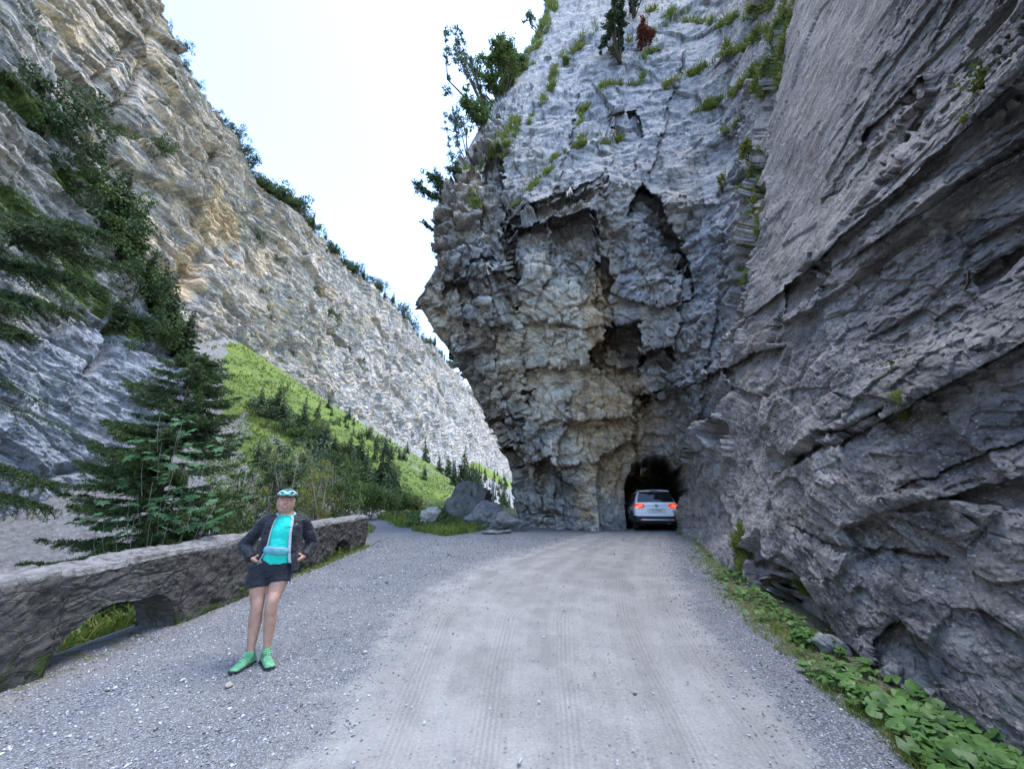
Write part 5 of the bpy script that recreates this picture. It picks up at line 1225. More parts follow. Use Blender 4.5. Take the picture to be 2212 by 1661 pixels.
# ---------------- conifers
def spruce_parts(h, r0, rg, whorls, per, needle=.032, dens=1.0, droop=.25, bare=.0, skew=None, upturn=.3, side_n=9, top_r=.05, w=.0045):
    """trunk, limbs and needle quads of a spruce at close range"""
    limbs = [([(0, 0, 0), (0, 0, h * .5), (.02, 0, h)], [h * .018 + .01, h * .010 + .006, .005])]
    C = []; D = []; N = []; L = []
    for k in range(whorls):
        z = h * (bare + (1 - bare) * (k / (whorls - 1)) ** .92 * .97); R_ = r0 * (1 - (z / h)) ** .75 + top_r
        for j in range(per):
            a = rg.uniform(0, 2 * math.pi); ln = R_ * rg.uniform(.62, 1.12)
            if skew is not None: ln *= 1 + skew * math.cos(a)
            d = np.array([math.cos(a), math.sin(a), 0]); up = .30 - droop * (1 - z / h) * 1.4 + rg.normal() * .10
            t = np.linspace(0, 1, 7); pts = np.stack([d[0] * ln * t, d[1] * ln * t, z + ln * (up * t - droop * t * t + upturn * t ** 3 * .8)], -1)
            limbs.append((pts[::2], [.006 + ln * .008, .004 + ln * .004, .003, .002][:len(pts[::2])]))
            side = np.array([-d[1], d[0], 0])
            m_ = max(3, int(side_n * ln * dens / .5))
            for q in range(m_):
                tt = rg.uniform(.18, 1.0); p = np.array([np.interp(tt, t, pts[:, i]) for i in range(3)])
                sgn = rg.choice([-1, 1]); tl = (.08 + .26 * ln * (1 - tt)) * rg.uniform(.6, 1.1) + .04
                td = unit(d * rg.uniform(.5, .9) + side * sgn * rg.uniform(.5, .9) + np.array([0, 0, rg.uniform(-.38, .08)]))
                if tt > .93: td = unit(d + np.array([0, 0, .1]))
                nn = max(5, int(tl / .0068)); u = rg.uniform(0, 1, nn)
                c = p + td * (u * tl)[:, None] + np.array([0, 0, -1.0]) * (u ** 2 * tl * .18)[:, None]
                rd = unit(rand_dirs(nn, rg) + td * .75); C.append(c + rd * needle * .45); D.append(rd); N.append(rand_dirs(nn, rg)); L.append(np.full(nn, needle) * rg.uniform(.7, 1.2, nn))
                limbs.append(([p, p + td * tl * .9 + [0, 0, -tl * .15]], [.003, .0015]))
    C = np.concatenate(C); D = np.concatenate(D); N = np.concatenate(N); L = np.concatenate(L)
    return limbs, leaf_quads(C, D, N, L, np.full(len(L), w))
rg = np.random.default_rng(3)
q = at_y(318, 1180, 6.9); b0 = np.array([q[0] - .05, 6.9, gz(q[0], 6.9) - .1]); tipz = at_y(398, 765, 6.9)[2]
sp = empty("spruce_tree", b0, 0, "young bushy spruce standing right behind the dark parapet wall", "tree")
limbs, (V, F) = spruce_parts(tipz - b0[2], 1.65, rg, 32, 8, .050, 1.7, .30, .02, None, .35, 17, .30, .012)
wood_mesh("trunk", limbs[:1], BARK, sp, 8); wood_mesh("branches", limbs[1:], BARK, sp, 3); np_mesh("crown", V, F, NEED, parent=sp)
# the big spruce whose boughs hang into the left edge
sp = empty("spruce_tree", (-9.6, 5.6, gz(-9.15, 5.6)), 0, "large spruce reaching into the left edge of the view with drooping boughs", "tree")
limbs = [([(0, 0, 0), (0, 0, 6), (-.1, 0, 9.6)], [.20, .12, .02])]; C = []; parts = []
boughs = [(6.4, 2.7, -.1), (6.3, 2.8, -.35), (6.1, 2.9, -.2), (6.0, 2.9, .05), (5.8, 3.0, -.3), (5.7, 2.7, -.5), (5.5, 2.8, -.05), (5.3, 2.5, -.4), (4.9, 2.8, -.15), (4.7, 2.9, -.35), (4.6, 2.5, .1), (4.4, 2.7, -.25), (4.0, 2.2, -.3), (3.9, 2.1, -.1), (2.6, 2.4, -.2), (2.4, 2.6, .1), (2.2, 2.5, -.05), (2.0, 2.3, .3)]
boughs = [(z_ + 3.1, l_ + .15, a_) for i_, (z_, l_, a_) in enumerate(boughs) if i_ % 3 != 1]
for kk, (z, ln, a) in enumerate(boughs + [(z_, rg.uniform(1.5, 2.6), rg.uniform(1.0, 5.3)) for z_ in np.linspace(3, 9.3, 24)]):
    inview = kk < len(boughs)
    d = np.array([math.cos(a), math.sin(a), 0]); side = np.array([-d[1], d[0], 0]); t = np.linspace(0, 1, 9)
    pts = np.stack([d[0] * ln * t, d[1] * ln * t, z + ln * (.12 * t - .42 * t * t + .12 * t ** 3)], -1); limbs.append((pts[::2], [.04, .028, .018, .010, .005]))
    for q_ in range(int((85 if inview else 16) * ln)):
        tt = rg.uniform(.25, 1.0); p = np.array([np.interp(tt, t, pts[:, i]) for i in range(3)]); sgn = rg.choice([-1, 1]); tl = rg.uniform(.18, .60) * (1.15 - .6 * tt)
        td = unit(d * rg.uniform(.3, .9) + side * sgn * rg.uniform(.3, .9) + np.array([0, 0, rg.uniform(-.75, -.05)]))
        nn = int(tl / .0085); u = rg.uniform(0, 1, nn); c = p + td * (u * tl)[:, None] + np.array([0, 0, -1.]) * (u ** 2 * tl * .25)[:, None]
        rd = unit(rand_dirs(nn, rg) + td * .8); parts.append(leaf_quads(c + rd * .018, rd, rand_dirs(nn, rg), np.full(nn, .050), np.full(nn, .0125)))
        if inview: limbs.append(([p, p + td * tl * .9 + [0, 0, -tl * .2]], [.004, .0015]))
V, F = join(parts); wood_mesh("trunk", limbs[:1], BARK, sp, 10); wood_mesh("branches", limbs[1:], BARK, sp, 3); np_mesh("crown", V, F, NEED, parent=sp)

# ---------------- broadleaf shrubs
def shrub_parts(h, r, rg, stems=7, twigs=60, leaves=2600, leaf=.035, flat=.5, top=.0, spread=.6, lean=(0, 0)):
    segs = []; tips = []
    for s_ in range(stems):
        a = rg.uniform(0, 2 * math.pi); rr = r * spread * rg.uniform(.2, 1); e = np.array([math.cos(a) * rr + lean[0], math.sin(a) * rr + lean[1], h * rg.uniform(.62, 1.0)])
        b = np.array([math.cos(a) * .08 * r, math.sin(a) * .08 * r, 0]); m_ = b * .5 + e * .5 + rg.normal(size=3) * .07 * h; segs.append(([b, m_, e], [.010 * h + .003, .005 * h + .002, .002])); tips += [(m_, e)]
    cl = []
    for k in range(twigs):
        m_, e = tips[rg.integers(len(tips))]; t = rg.uniform(-.25, 1.05); p = m_ + (e - m_) * t; d = unit(rg.normal(size=3) * [1, 1, .55] + [0, 0, .25]); ln = rg.uniform(.12, .42) * r; segs.append(([p, p + d * ln], [.0025 * h + .001, .001])); cl.append((p, d, ln))
    n = leaves // twigs; C = []; D = []
    for p, d, ln in cl:
        k_ = max(3, int(n * rg.uniform(.4, 1.6))); u = rg.uniform(.15, 1.1, k_); C.append(p + d * (u * ln)[:, None] + rg.normal(size=(k_, 3)) * ln * .20); D.append(unit(rand_dirs(k_, rg) + d * .6))
    C = np.concatenate(C); D = np.concatenate(D); n = len(C); N = unit(rand_dirs(n, rg) * (1 - flat) + np.array([0, 0, 1.0]) * flat); s_ = leaf * rg.uniform(.6, 1.3, n)
    return segs, leaf_quads(C, D, N, s_, s_ * .62, .12)
def shrub(name, loc, h, r, seed, mat, label, cat, group=None, bark=PBARK, **kw):
    rg_ = np.random.default_rng(seed); segs, (V, F) = shrub_parts(h, r, rg_, **kw)
    o = empty(name, loc, 0, label, cat, group); wood_mesh("stems", segs, bark, o, 4); np_mesh("foliage", V, F, mat, parent=o); return o
def behind(px, Y, dz=0.0):
    q = at_y(px, 1150, Y); return (q[0], Y, gz(q[0], Y) + dz)
def top_h(loc, px, py):
    return at_y(px, py, loc[1])[2] - loc[2]
for i, (px_, Y, pt, r, mat, lf, lb, stm, n_) in enumerate((
    (505, 9.2, 1010, .8, LEAF, .050, "low green bush behind the parapet between the spruce and the hiker", 7, 2600),
    (560, 10.4, 955, 1.15, NEED, .055, "dark green bush rising behind the parapet left of the hiker's head", 8, 5200),
    (620, 11.8, 985, 1.2, YEL, .052, "yellow-green bush with thin bare stems directly behind the hiker's cap", 9, 3000),
    (680, 12.6, 1000, 1.1, YEL, .050, "yellow-green bush with thin stems right of the hiker's head", 9, 2800),
    (735, 13.6, 985, 1.2, LEAF, .055, "leafy green bush behind the far end of the parapet", 8, 3200),
    (655, 16.5, 945, 1.9, WIL, .080, "tall grey-green willow bush behind the yellow-green bushes", 9, 4200),
    (790, 20.5, 1045, 1.6, LEAF, .08, "leafy bush on the far side of the side path", 8, 3400),
    (850, 22.5, 1060, 1.6, LEAF, .08, "leafy bush beside the side path left of the pale boulder", 8, 3200),
    (888, 24.0, 1075, 1.1, YEL, .07, "low yellow-green bush right behind the pale rounded boulder", 6, 1800),
    (962, 22.6, 1100, .9, LEAF, .07, "weedy bush between the pale rounded boulder and the big dark boulder", 6, 1800),
    (530, 13.5, 970, 1.3, LEAF, .065, "mid green bush behind the dark bush left of the hiker", 8, 3200),
    (470, 12.5, 1020, 1.3, LEAF, .06, "green bush showing through the right edge of the young spruce", 7, 2600),
    (600, 19.0, 960, 1.9, FARN, .10, "dark bushy tree among the shrubs behind the grey-green willow", 7, 4200),
    (720, 22.0, 985, 2.0, FARL, .10, "olive green bush at the foot of the grassy debris slope", 8, 3600))):
    loc = behind(px_, Y); h = top_h(loc, px_, pt)
    shrub("bush", loc, h, r, 100 + i, mat, lb, "bush", None, leaf=lf * 1.15, stems=stm + 3, twigs=110, leaves=int(n_ * 1.5), spread=.75)
# maple sapling in front of the spruce
rg = np.random.default_rng(12)
def maple_leaf(scale):
    a = np.array([(0, -.1), (.22, -.28), (.2, -.05), (.5, -.05), (.30, .15), (.42, .42), (.16, .32), (0, .62), (-.16, .32), (-.42, .42), (-.30, .15), (-.5, -.05), (-.2, -.05), (-.22, -.28)]) * scale
    return a
mp = empty("maple_sapling", (0, 0, 0)); q = behind(372, 6.0); mp.location = q; tag(mp, "maple sapling with broad pale leaves growing in front of the young spruce", "sapling")
mb = MB(); st_ = MB()
clusters = [(395, 905), (350, 955), (372, 985), (415, 960), (330, 1040), (300, 1055), (350, 1075), (395, 1060), (440, 980), (290, 1120), (225, 1130), (255, 1120), (330, 1150), (400, 1130), (430, 1135), (452, 1110), (330, 1100), (365, 1120), (385, 935), (440, 1010), (375, 1015), (310, 990), (280, 1085), (420, 1085), (205, 1140), (470, 1075), (345, 900)]
for px_, py_ in clusters:
    c0 = at_y(px_, py_, 6.0 + rg.uniform(-.25, .1)) - np.array(q)
    st_.tube([(c0[0] * .75, c0[1], c0[2] - .55), (c0[0] * .93, c0[1], c0[2] - .25), c0], [.006, .004, .002], 4)
    for k in range(rg.integers(6, 11)):
        s_ = rg.uniform(.10, .20); a = maple_leaf(s_); n = unit(np.array([rg.normal() * .35, -.35 + rg.normal() * .3, 1.0])); u_ = unit(np.cross(n, rg.normal(size=3))); v_ = np.cross(n, u_)
        c = c0 + rg.normal(size=3) * [.17, .14, .06]; P = [c + u_ * x + v_ * y - n * .18 * (x * x + y * y) / s_ for x, y in a]; m_ = len(P)
        mb.add(P + [c], [(i, (i + 1) % m_, m_) for i in range(m_)])
mb.build("leaves", MAPLE, mp, clean=False); st_.build("stems", PBARK, mp, clean=False)

# ---------------- far trees: shared meshes
def far_conifer(h, r, seed, tiers=13, name="proto"):
    rg_ = np.random.default_rng(seed); C = []; D = []; N = []; L = []; Wd = []
    for k in range(tiers):
        z = h * (.08 + .9 * (k / (tiers - 1))); R_ = r * (1 - z / h) ** .85 + .05 * r; m_ = max(4, int(15 * (1 - z / h) + 5))
        for a in rg_.uniform(0, 2 * math.pi, m_):
            ln = R_ * rg_.uniform(.55, 1.15); d = np.array([math.cos(a), math.sin(a), -.35 + rg_.normal() * .15])
            for f in (.25, .6, .9):
                C.append(np.array([0, 0, z + rg_.normal() * h * .015]) + d * ln * f); D.append(unit(d + rg_.normal(size=3) * .3)); N.append(unit(rg_.normal(size=3) * .6 + [0, 0, 1])); L.append(ln * .55 + h * .02); Wd.append(ln * .30 + h * .012)
    V, F = leaf_quads(np.array(C), np.array(D), np.array(N), np.array(L), np.array(Wd), -.15); return V, F
def far_bush(h, r, seed, n=900, lobes=9, leaf=.09):
    rg_ = np.random.default_rng(seed); cs = rg_.normal(size=(lobes, 3)) * [r * .5, r * .5, h * .22] + [0, 0, h * .5]; k = rg_.integers(0, lobes, n)
    C = cs[k] + rand_dirs(n, rg_) * (rg_.uniform(.3, 1, n) ** .5)[:, None] * np.array([r * .42, r * .42, h * .26]); C[:, 2] = np.abs(C[:, 2])
    s_ = leaf * max(h, r) * rg_.uniform(.6, 1.3, n); return leaf_quads(C, rand_dirs(n, rg_), unit(rand_dirs(n, rg_) + [0, 0, .8]), s_, s_ * .7, .1)
PROTO = []
def mk_far(kind, seed):
    if kind == 'c': V, F = far_conifer(6, 1.35, seed); tr = [([(0, 0, -.6), (0, 0, 3), (0, 0, 5.9)], [.12, .08, .02])]; nm, mt = "conifer", FARN
    elif kind == 'n': V, F = far_conifer(7.5, 1.0, seed, 16); tr = [([(0, 0, -.6), (0, 0, 3), (0, 0, 7.3)], [.11, .07, .02])]; nm, mt = "conifer", FARN
    elif kind == 'p': V, F = far_bush(3.2, 1.9, seed, 800, 9); tr = [([(0, 0, -.6), (0, .1, 1), (.2, 0, 2)], [.12, .08, .03])]; nm, mt = "pine_shrub", FARN
    else: V, F = far_bush(2.4, 1.6, seed, 700, 8); tr = [([(0, 0, -.5), (0, .1, .7), (.2, 0, 1.4)], [.08, .05, .02])]; nm, mt = "shrub", FARL
    o = empty(nm, (0, 0, -50)); wood_mesh("trunk", tr, BARK, o, 5); np_mesh("crown", V, F, mt, parent=o); return o
PROT = {k: [mk_far(k, 200 + i * 7 + ord(k)) for i in range(3)] for k in 'cnps'}; USED = set()
def plant(kind, loc, s, label, cat, group, rgx):
    i = rgx.integers(3); o = PROT[kind][i]
    if (kind, i) in USED: o = copy_tree(o)
    else: USED.add((kind, i))
    o.location = tuple(map(float, loc)); o.rotation_euler = (rgx.normal() * .05, rgx.normal() * .05, rgx.uniform(0, 6.28)); f = s * rgx.uniform(.85, 1.15); o.scale = (f * rgx.uniform(.85, 1.2),) * 2 + (f,)
    tag(o, label, cat, group); return o
rg = np.random.default_rng(77)
# rim of the mountain
V, vx, vy = MOUNT; rimr = V.shape[0] - 31; px_r, py_r = proj(V[rimr])
def rim_at(px_): j = int(np.argmin(np.abs(px_r - px_) + 1e3 * (V[rimr][:, 1] < 0))); return V[rimr][j]
n = 0
for px_ in np.concatenate([rng.uniform(345, 560, 40), rng.uniform(555, 780, 90), rng.uniform(780, 985, 70)]):
    p = rim_at(px_); dist = np.linalg.norm(p); conif = px_ > 640 and rg.random() < .38
    kind = rg.choice(['c', 'n']) if conif else rg.choice(['p', 's']); s = (rg.uniform(.6, 1.35) if conif else rg.uniform(1.0, 2.2)) * (.75 if px_ < 560 else 1.0) * (1 + .25 * (px_ > 800))
    if px_ < 500: s *= .6
    off = rg.uniform(-1.5, 3.5)
    plant(kind, p + np.array([-off, .1 * off, -.4 + .06 * off]), s, ("slender conifer" if conif else "dark pine shrub") + " on the skyline rim of the mountain wall across the gorge", "tree" if conif else "shrub", "trees along the mountain rim", rg)
def near_surf(S, px_, py_):
    V, ax, ay = S; d = (ax - px_) ** 2 + (ay - py_) ** 2; k = np.unravel_index(np.argmin(d), d.shape); return V[k]
Bp = proj(BUTT[0]); BS = (BUTT[0], BUTT[1], BUTT[2]); MS = (MOUNT[0], MOUNT[1], MOUNT[2])
# dark band of trees down the edge of the buttress
def along(pts, n, jit):
    t = np.sort(rg.uniform(0, 1, n)) * (len(pts) - 1); i = np.minimum(t.astype(int), len(pts) - 2); f = t - i; p = np.array(pts, float)
    return p[i] * (1 - f)[:, None] + p[i + 1] * f[:, None] + rg.normal(size=(n, 2)) * jit
for pts, n_, jit, S, s0, s1, mix, lb in (
    ([(20, 150), (110, 265), (185, 360), (225, 450)], 24, 14, BS, .55, 1.1, 'psscp', "dark shrub in the wooded band down the edge of the left buttress"),
    ([(215, 430), (255, 510), (300, 580), (335, 640)], 40, 18, BS, .8, 1.5, 'pcssc', "dark shrub in the wooded band down the edge of the left buttress"),
    ([(330, 640), (360, 700), (405, 780)], 26, 15, BS, .7, 1.25, 'cpcs', "dark shrub in the wooded band down the edge of the left buttress"),
    ([(250, 690), (300, 700), (350, 740)], 12, 14, BS, .5, .9, 'pcs', "small shrub on the grassy ledge above the blue-grey slab"),
    ([(60, 110), (130, 190), (175, 230), (250, 300)], 16, 9, MS, .45, .9, 'pp', "dark shrub on a ledge high on the left mountain wall"),
    ([(240, 215), (265, 260), (300, 290), (330, 340), (310, 330)], 26, 13, MS, .7, 1.3, 'pss', "dark shrub on a ledge high on the left mountain wall"),
    ([(350, 310), (400, 345), (450, 385)], 10, 7, MS, .5, .9, 'ps', "dark shrub on a ledge high on the left mountain wall"),
    ([(400, 130), (330, 160), (240, 140)], 7, 30, MS, .4, .7, 'p', "dark shrub on a ledge high on the left mountain wall"),
    ([(560, 520), (600, 560), (640, 540)], 10, 14, MS, .5, .9, 'ps', "small shrub clinging to the pale mountain wall"),
    ([(680, 620), (715, 690), (740, 745), (790, 790)], 24, 6, MS, .8, 1.3, 'pss', "shrub in the dark diagonal seam of the mountain wall"),
    ([(620, 660), (560, 700), (640, 760)], 8, 30, MS, .5, .9, 'ps', "small shrub clinging to the pale mountain wall"),
    ([(700, 880), (760, 930), (830, 970), (900, 1010)], 30, 9, 'H', .22, .62, 'cnpc', "conifer behind the bright ridge of the grassy slope"),
    ([(900, 985), (990, 1040), (1050, 1065)], 26, 8, 'H', .45, .9, 'cnc', "conifer on the scree far down the gorge"),
    ([(985, 1010), (1060, 1045), (1100, 1060)], 50, 12, 'H', .8, 1.5, 'cnc', "conifer in the clump beyond the pole at the bend of the gorge"),
    ([(1010, 1060), (1100, 1085)], 36, 9, 'H', .6, 1.1, 'cnc', "conifer in the clump beyond the pole at the bend of the gorge"),
    ([(575, 880), (620, 910), (680, 950)], 44, 22, 'H', .35, .9, 'pscss', "shrub scattered on the grassy debris slope"),
    ([(640, 920), (710, 985), (790, 1035), (870, 1075)], 100, 24, 'H', .35, 1.0, 'cpsss', "shrub scattered on the grassy debris slope"),
    ([(560, 1010), (680, 1030), (800, 1075), (900, 1095)], 44, 15, 'H', .35, .6, 'cpss', "shrub at the foot of the grassy debris slope"),
    ([(500, 800), (600, 830), (760, 900), (900, 1020)], 60, 18, 'H', .10, .26, 'ps', "shrub scattered on the grassy debris slope"),
    ([(440, 760), (455, 830), (470, 960)], 9, 16, 'H', .25, .5, 'ps', "shrub beside the grey scree gully")):
    for px_, py_ in along(pts, n_, jit):
        if S == 'H':
            if px_ > 1104: continue
            p = hit(px_, py_, 24)[0]
            if p[1] > 850 or p[1] < 24: continue
        else: p = near_surf(S, px_, py_)
        k_ = rg.choice(list(mix)); lb_ = lb if k_ in 'ps' else lb.replace("shrub", "conifer"); d = math.hypot(p[0], p[1])
        plant(k_, p + np.array([0, 0, -.3]), rg.uniform(s0, s1), lb_, "tree" if k_ in 'cn' else "shrub", "trees " + lb.split(' ', 1)[1].split('in the ')[-1].split('on ')[-1][:40].strip() if False else {"B": "trees of the dark band on the buttress", "M": "shrubs on the mountain wall", "H": "trees of the debris slope"}['H' if S == 'H' else ('B' if S is BS else 'M')], rg)
for k_, lst in PROT.items():
    for i, o in enumerate(lst):
        if (k_, i) not in USED:
            for c in list(o.children): bpy.data.objects.remove(c)
            bpy.data.objects.remove(o)

# ---------------- trees and bushes on the cliff top
CV, CPX, CPY, CMOSS, CN = CLIFF
def cliff_at(px_, py_): return near_surf((CV[:, 26:], CPX[:, 26:], CPY[:, 26:]), px_, py_)
def cliff_tree(name, base_px, tip, r, seed, mat, label, cat, leaf=.12, n=1600, stems=4, back=.6, flat=.3):
    p = cliff_at(*base_px) + np.array([0, back, 0]); tp = at_y(tip[0], tip[1], p[1]); h = max(.6, tp[2] - p[2]); rg_ = np.random.default_rng(seed)
    segs, (V, F) = shrub_parts(h, r, rg_, stems=stems + 2, twigs=130, leaves=n * 3, leaf=leaf * .9, flat=flat, spread=.7, lean=(tp[0] - p[0], 0))
    o = empty(name, p, 0, label, cat); wood_mesh("stems", segs, BARK, o, 4); np_mesh("foliage", V, F, mat, parent=o); return o
cliff_tree("pine_tree", (985, 445), (925, 372), 1.0, 1, FARN, "small round pine leaning out over the left edge of the overhanging cliff", "tree", .13, 1500, 3)
cliff_tree("shrub", (950, 492), (915, 470), .35, 2, FARN, "tiny shrub sticking out of the cliff edge below the leaning pine", "shrub", .10, 300, 2)
cliff_tree("shrub", (955, 540), (938, 522), .28, 3, FARN, "tiny shrub on the cliff edge, lowest of those on the left edge", "shrub", .10, 220, 2)
cliff_tree("pine_tree", (1010, 340), (975, 240), .95, 4, WIL, "pale airy tree on the cliff edge above the leaning pine", "tree", .12, 1100, 3)
cliff_tree("shrub", (1000, 395), (978, 350), .6, 41, FARN, "dark shrub on the cliff edge just above the leaning pine", "shrub", .10, 600, 3)
cliff_tree("birch_tree", (1045, 235), (985, 45), 1.5, 5, WIL, "tall airy grey tree leaning left above the bright green bush on the cliff top", "tree", .16, 1500, 4)
cliff_tree("bush", (1082, 215), (1062, 85), 2.3, 6, LEAF, "bright green bush crowning the left shoulder of the cliff", "bush", .20, 3600, 9)
cliff_tree("bush", (1050, 280), (1030, 205), 1.5, 7, LEAF, "green bush below the bright green bush on the cliff shoulder", "bush", .17, 1900, 7)
cliff_tree("bush", (1120, 160), (1110, 115), 1.9, 8, FARN, "dark flat bush right of the bright green bush on the cliff shoulder", "bush", .18, 1900, 7)
cliff_tree("birch_tree", (1165, 60), (1130, 25), .8, 9, WIL, "thin pale tree on the upper cliff edge near the hanging wire", "tree", .15, 500, 3)
cliff_tree("birch_tree", (1190, 5), (1160, -80), 1.6, 10, WIL, "pale tree at the very top of the frame on the cliff edge", "tree", .18, 1100, 4)
cliff_tree("juniper", (1335, 150), (1335, -20), 1.3, 11, FARN, "dark green conifer hanging on the cliff left of the red-brown shrub", "conifer", .17, 3600, 6, -.5)
cliff_tree("conifer", (1365, 60), (1370, -60), 1.4, 13, FARN, "dark conifer at the top of the frame above the red-brown shrub", "conifer", .17, 2400, 6, -.5)
cliff_tree("shrub", (1385, 120), (1385, 52), 1.0, 12, REDL_, "red-brown shrub with withered leaves high on the cliff", "shrub", .14, 1900, 6, -.5)
cliff_tree("shrub", (1620, 370), (1605, 305), .4, 14, YEL, "small yellow-green shrub in the grassy cleft between the two rock faces", "shrub", .08, 500, 4, -.35)
cliff_tree("shrub", (1552, 430), (1555, 370), .3, 15, YEL, "small yellow-green sprig on the blue-grey rock left of the grassy cleft", "shrub", .07, 260, 3, -.3)
cliff_tree("shrub", (1960, 905), (1962, 858), .16, 16, LEAF, "green grassy tuft on the pale ledge of the near rock wall", "shrub", .03, 700, 5, -.08)
cliff_tree("shrub", (2120, 270), (2120, 215), .30, 17, LEAF, "sparse green sprig high on the near rock wall", "shrub", .05, 260, 4, -.15)

# ---------------- grass and ground cover (stuff)
def blades(P, Nrm, h, w, rg_, k=5, lean=.5, droop=0.):
    n = len(P) * k; B = np.repeat(P, k, 0) + rg_.normal(size=(n, 3)) * np.repeat(h, k)[:, None] * .22 * [1, 1, .2]; hh = np.repeat(h, k) * rg_.uniform(.5, 1.2, n); ww = np.repeat(w, k)
    d = unit(np.repeat(Nrm, k, 0) * .5 + [0, 0, 1.0] + rg_.normal(size=(n, 3)) * lean); s_ = unit(np.cross(d, rand_dirs(n, rg_)))
    mid = B + d * (hh * .55)[:, None]; bend = rand_dirs(n, rg_) * [1, 1, 0]; tip = mid + unit(d + bend * .6 + np.array([0, 0, -droop]))* (hh * .5)[:, None]
    V = np.stack([B - s_ * ww[:, None] * .5, B + s_ * ww[:, None] * .5, mid + s_ * ww[:, None] * .4, tip, mid - s_ * ww[:, None] * .4], 1)
    i = np.arange(n)[:, None] * 5; F = np.concatenate([i + np.array([[0, 1, 2, 4]]), i + np.array([[4, 2, 3, 3]])]); F3 = F.copy()
    return V.reshape(-1, 3), np.concatenate([i + np.array([[0, 1, 2, 4]])]), i + np.array([[4, 2, 3]])
def blade_obj(name, P, N, h, w, rg_, mat, label, k=5, lean=.5, droop=0.):
    V, F4, F3 = blades(P, N, h, w, rg_, k, lean, droop)
    # all quads: split first quad into two triangles
    T = np.concatenate([F4[:, [0, 1, 2]], F4[:, [0, 2, 3]], F3]); o = np_mesh(name, V, T, mat); tag(o, label, kind='stuff'); return o
rg = np.random.default_rng(5)
vis = (CMOSS > .5) & (CPX > 900) & (CPX < 2240) & (CPY > -60) & (CPY < 1300) & (CV[..., 1] > 1)
idx = np.argwhere(vis); idx = idx[rg.choice(len(idx), min(14000, len(idx)), replace=False)]
P = CV[idx[:, 0], idx[:, 1]]; Nn = CN[idx[:, 0], idx[:, 1]]; dist = np.linalg.norm(P - [0, 0, CAMZ], axis=1)
hgt_ = .011 * dist * (.5 + .9 * rg.random(len(P))); blade_obj("cliff_grass", P, Nn, hgt_.clip(.05, .6), (.0015 * dist).clip(.006, .06), rg, GRASS, "grass tufts growing along the ledges of the rock face", 5, .5, .3)
# verge of round leaves on the right
def ground_pts(pxs, pys): return hit(pxs, pys, .6, 40, 1200)
def between(n, lo, hi, y0, y1, bias=1.0):
    py_ = y0 + (y1 - y0) * rg.random(n) ** bias; a = curve_x(lo, py_); b = curve_x(hi, py_); return a + (b - a) * rg.random(n), py_
ROCKB = [(2330, 1800), (2180, 1661), (2050, 1560), (1950, 1480), (1830, 1425), (1720, 1345), (1630, 1270), (1545, 1215), (1490, 1150)]
px_, py_ = between(4300, VERGE, ROCKB, 1152, 1790, .8); P = ground_pts(px_, py_)
clump = noise(P, 1.7, 4, .6, 3.); edge_ = (px_ - curve_x(VERGE, py_)) / (curve_x(ROCKB, py_) - curve_x(VERGE, py_)); keep = clump + .25 * rg.random(len(P)) + .12 * (edge_ - .3) > .20; P = P[keep]
P = P + np.stack([rg.normal(size=len(P)) * .03, rg.normal(size=len(P)) * .03, rg.uniform(.02, .13, len(P))], -1)
n = len(P); K = 9; rad = .014 + .040 * rg.random(n) ** 1.6 * (1 + .25 * (P[:, 1] < 5)); Nn = unit(rg.normal(size=(n, 3)) * .28 + [-.12, -.10, 1.0]); U_ = unit(np.cross(Nn, rand_dirs(n, rg))); W_ = np.cross(Nn, U_)
ang = np.linspace(.35, 2 * math.pi - .35, K); prof = 1 + .10 * np.sin(ang * 5) - .0 * ang
ring = P[:, None] + (U_[:, None] * (np.cos(ang) * prof)[None, :, None] + W_[:, None] * (np.sin(ang) * prof)[None, :, None]) * rad[:, None, None] - Nn[:, None] * (rad * .18)[:, None, None] * (1 + .5 * np.sin(ang * 3))[None, :, None]
V = np.concatenate([P[:, None], ring], 1).reshape(-1, 3); b = np.arange(n)[:, None] * (K + 1); F = np.concatenate([np.stack([b[:, 0], b[:, 0] + 1 + i, b[:, 0] + 2 + i], -1) for i in range(K - 1)])
o = np_mesh("ground_cover", V, F, BUTTER, smooth=True); tag(o, "round green leaves growing between the gravel and the foot of the near rock wall", kind='stuff')
px_, py_ = between(2600, [(a - 14, b) for a, b in VERGE], ROCKB, 1150, 1790, .75); P = ground_pts(px_, py_); P = P[noise(P, 1.1, 4, .6, 9.) + .2 * rg.random(len(P)) > .04]; P[:, 2] -= .01
blade_obj("verge_grass", P, P * 0 + [0, 0, 1.], rg.uniform(.03, .13, len(P)), np.full(len(P), .005), rg, GRASS, "low grass and weeds along the foot of the near rock wall", 6, .7, .4)
# weeds by the parapet, in its arches and around the boulders
def box_pts(n, x0, x1, y0, y1): x = rg.uniform(x0, x1, n); y = rg.uniform(y0, y1, n); return np.stack([x, y, H0(x, y)], -1)
Pb = [box_pts(500, -5.9, -4.75, 3.4, 5.9), box_pts(260, -5.6, -4.3, 7.3, 8.4), box_pts(200, -5.4, -4.05, 9.5, 10.8), box_pts(1500, -6.4, -4.85, 2, 14), box_pts(300, -8.0, -5.2, 11.5, 16), box_pts(130, -4.12, -3.95, 7.6, 11.8)]
P = np.concatenate(Pb); h_ = np.concatenate([rg.uniform(.10, .34, len(Pb[0])), rg.uniform(.08, .24, len(Pb[1])), rg.uniform(.05, .22, len(Pb[2])), rg.uniform(.1, .4, len(Pb[3])), rg.uniform(.1, .5, len(Pb[4])), rg.uniform(.03, .10, len(Pb[5]))])
blade_obj("bank_grass", P, P * 0 + [0, 0, 1.], h_, h_ * .045 + .004, rg, GRASS, "long grass on the bank behind the parapet and in its arches", 9, .55, .5)
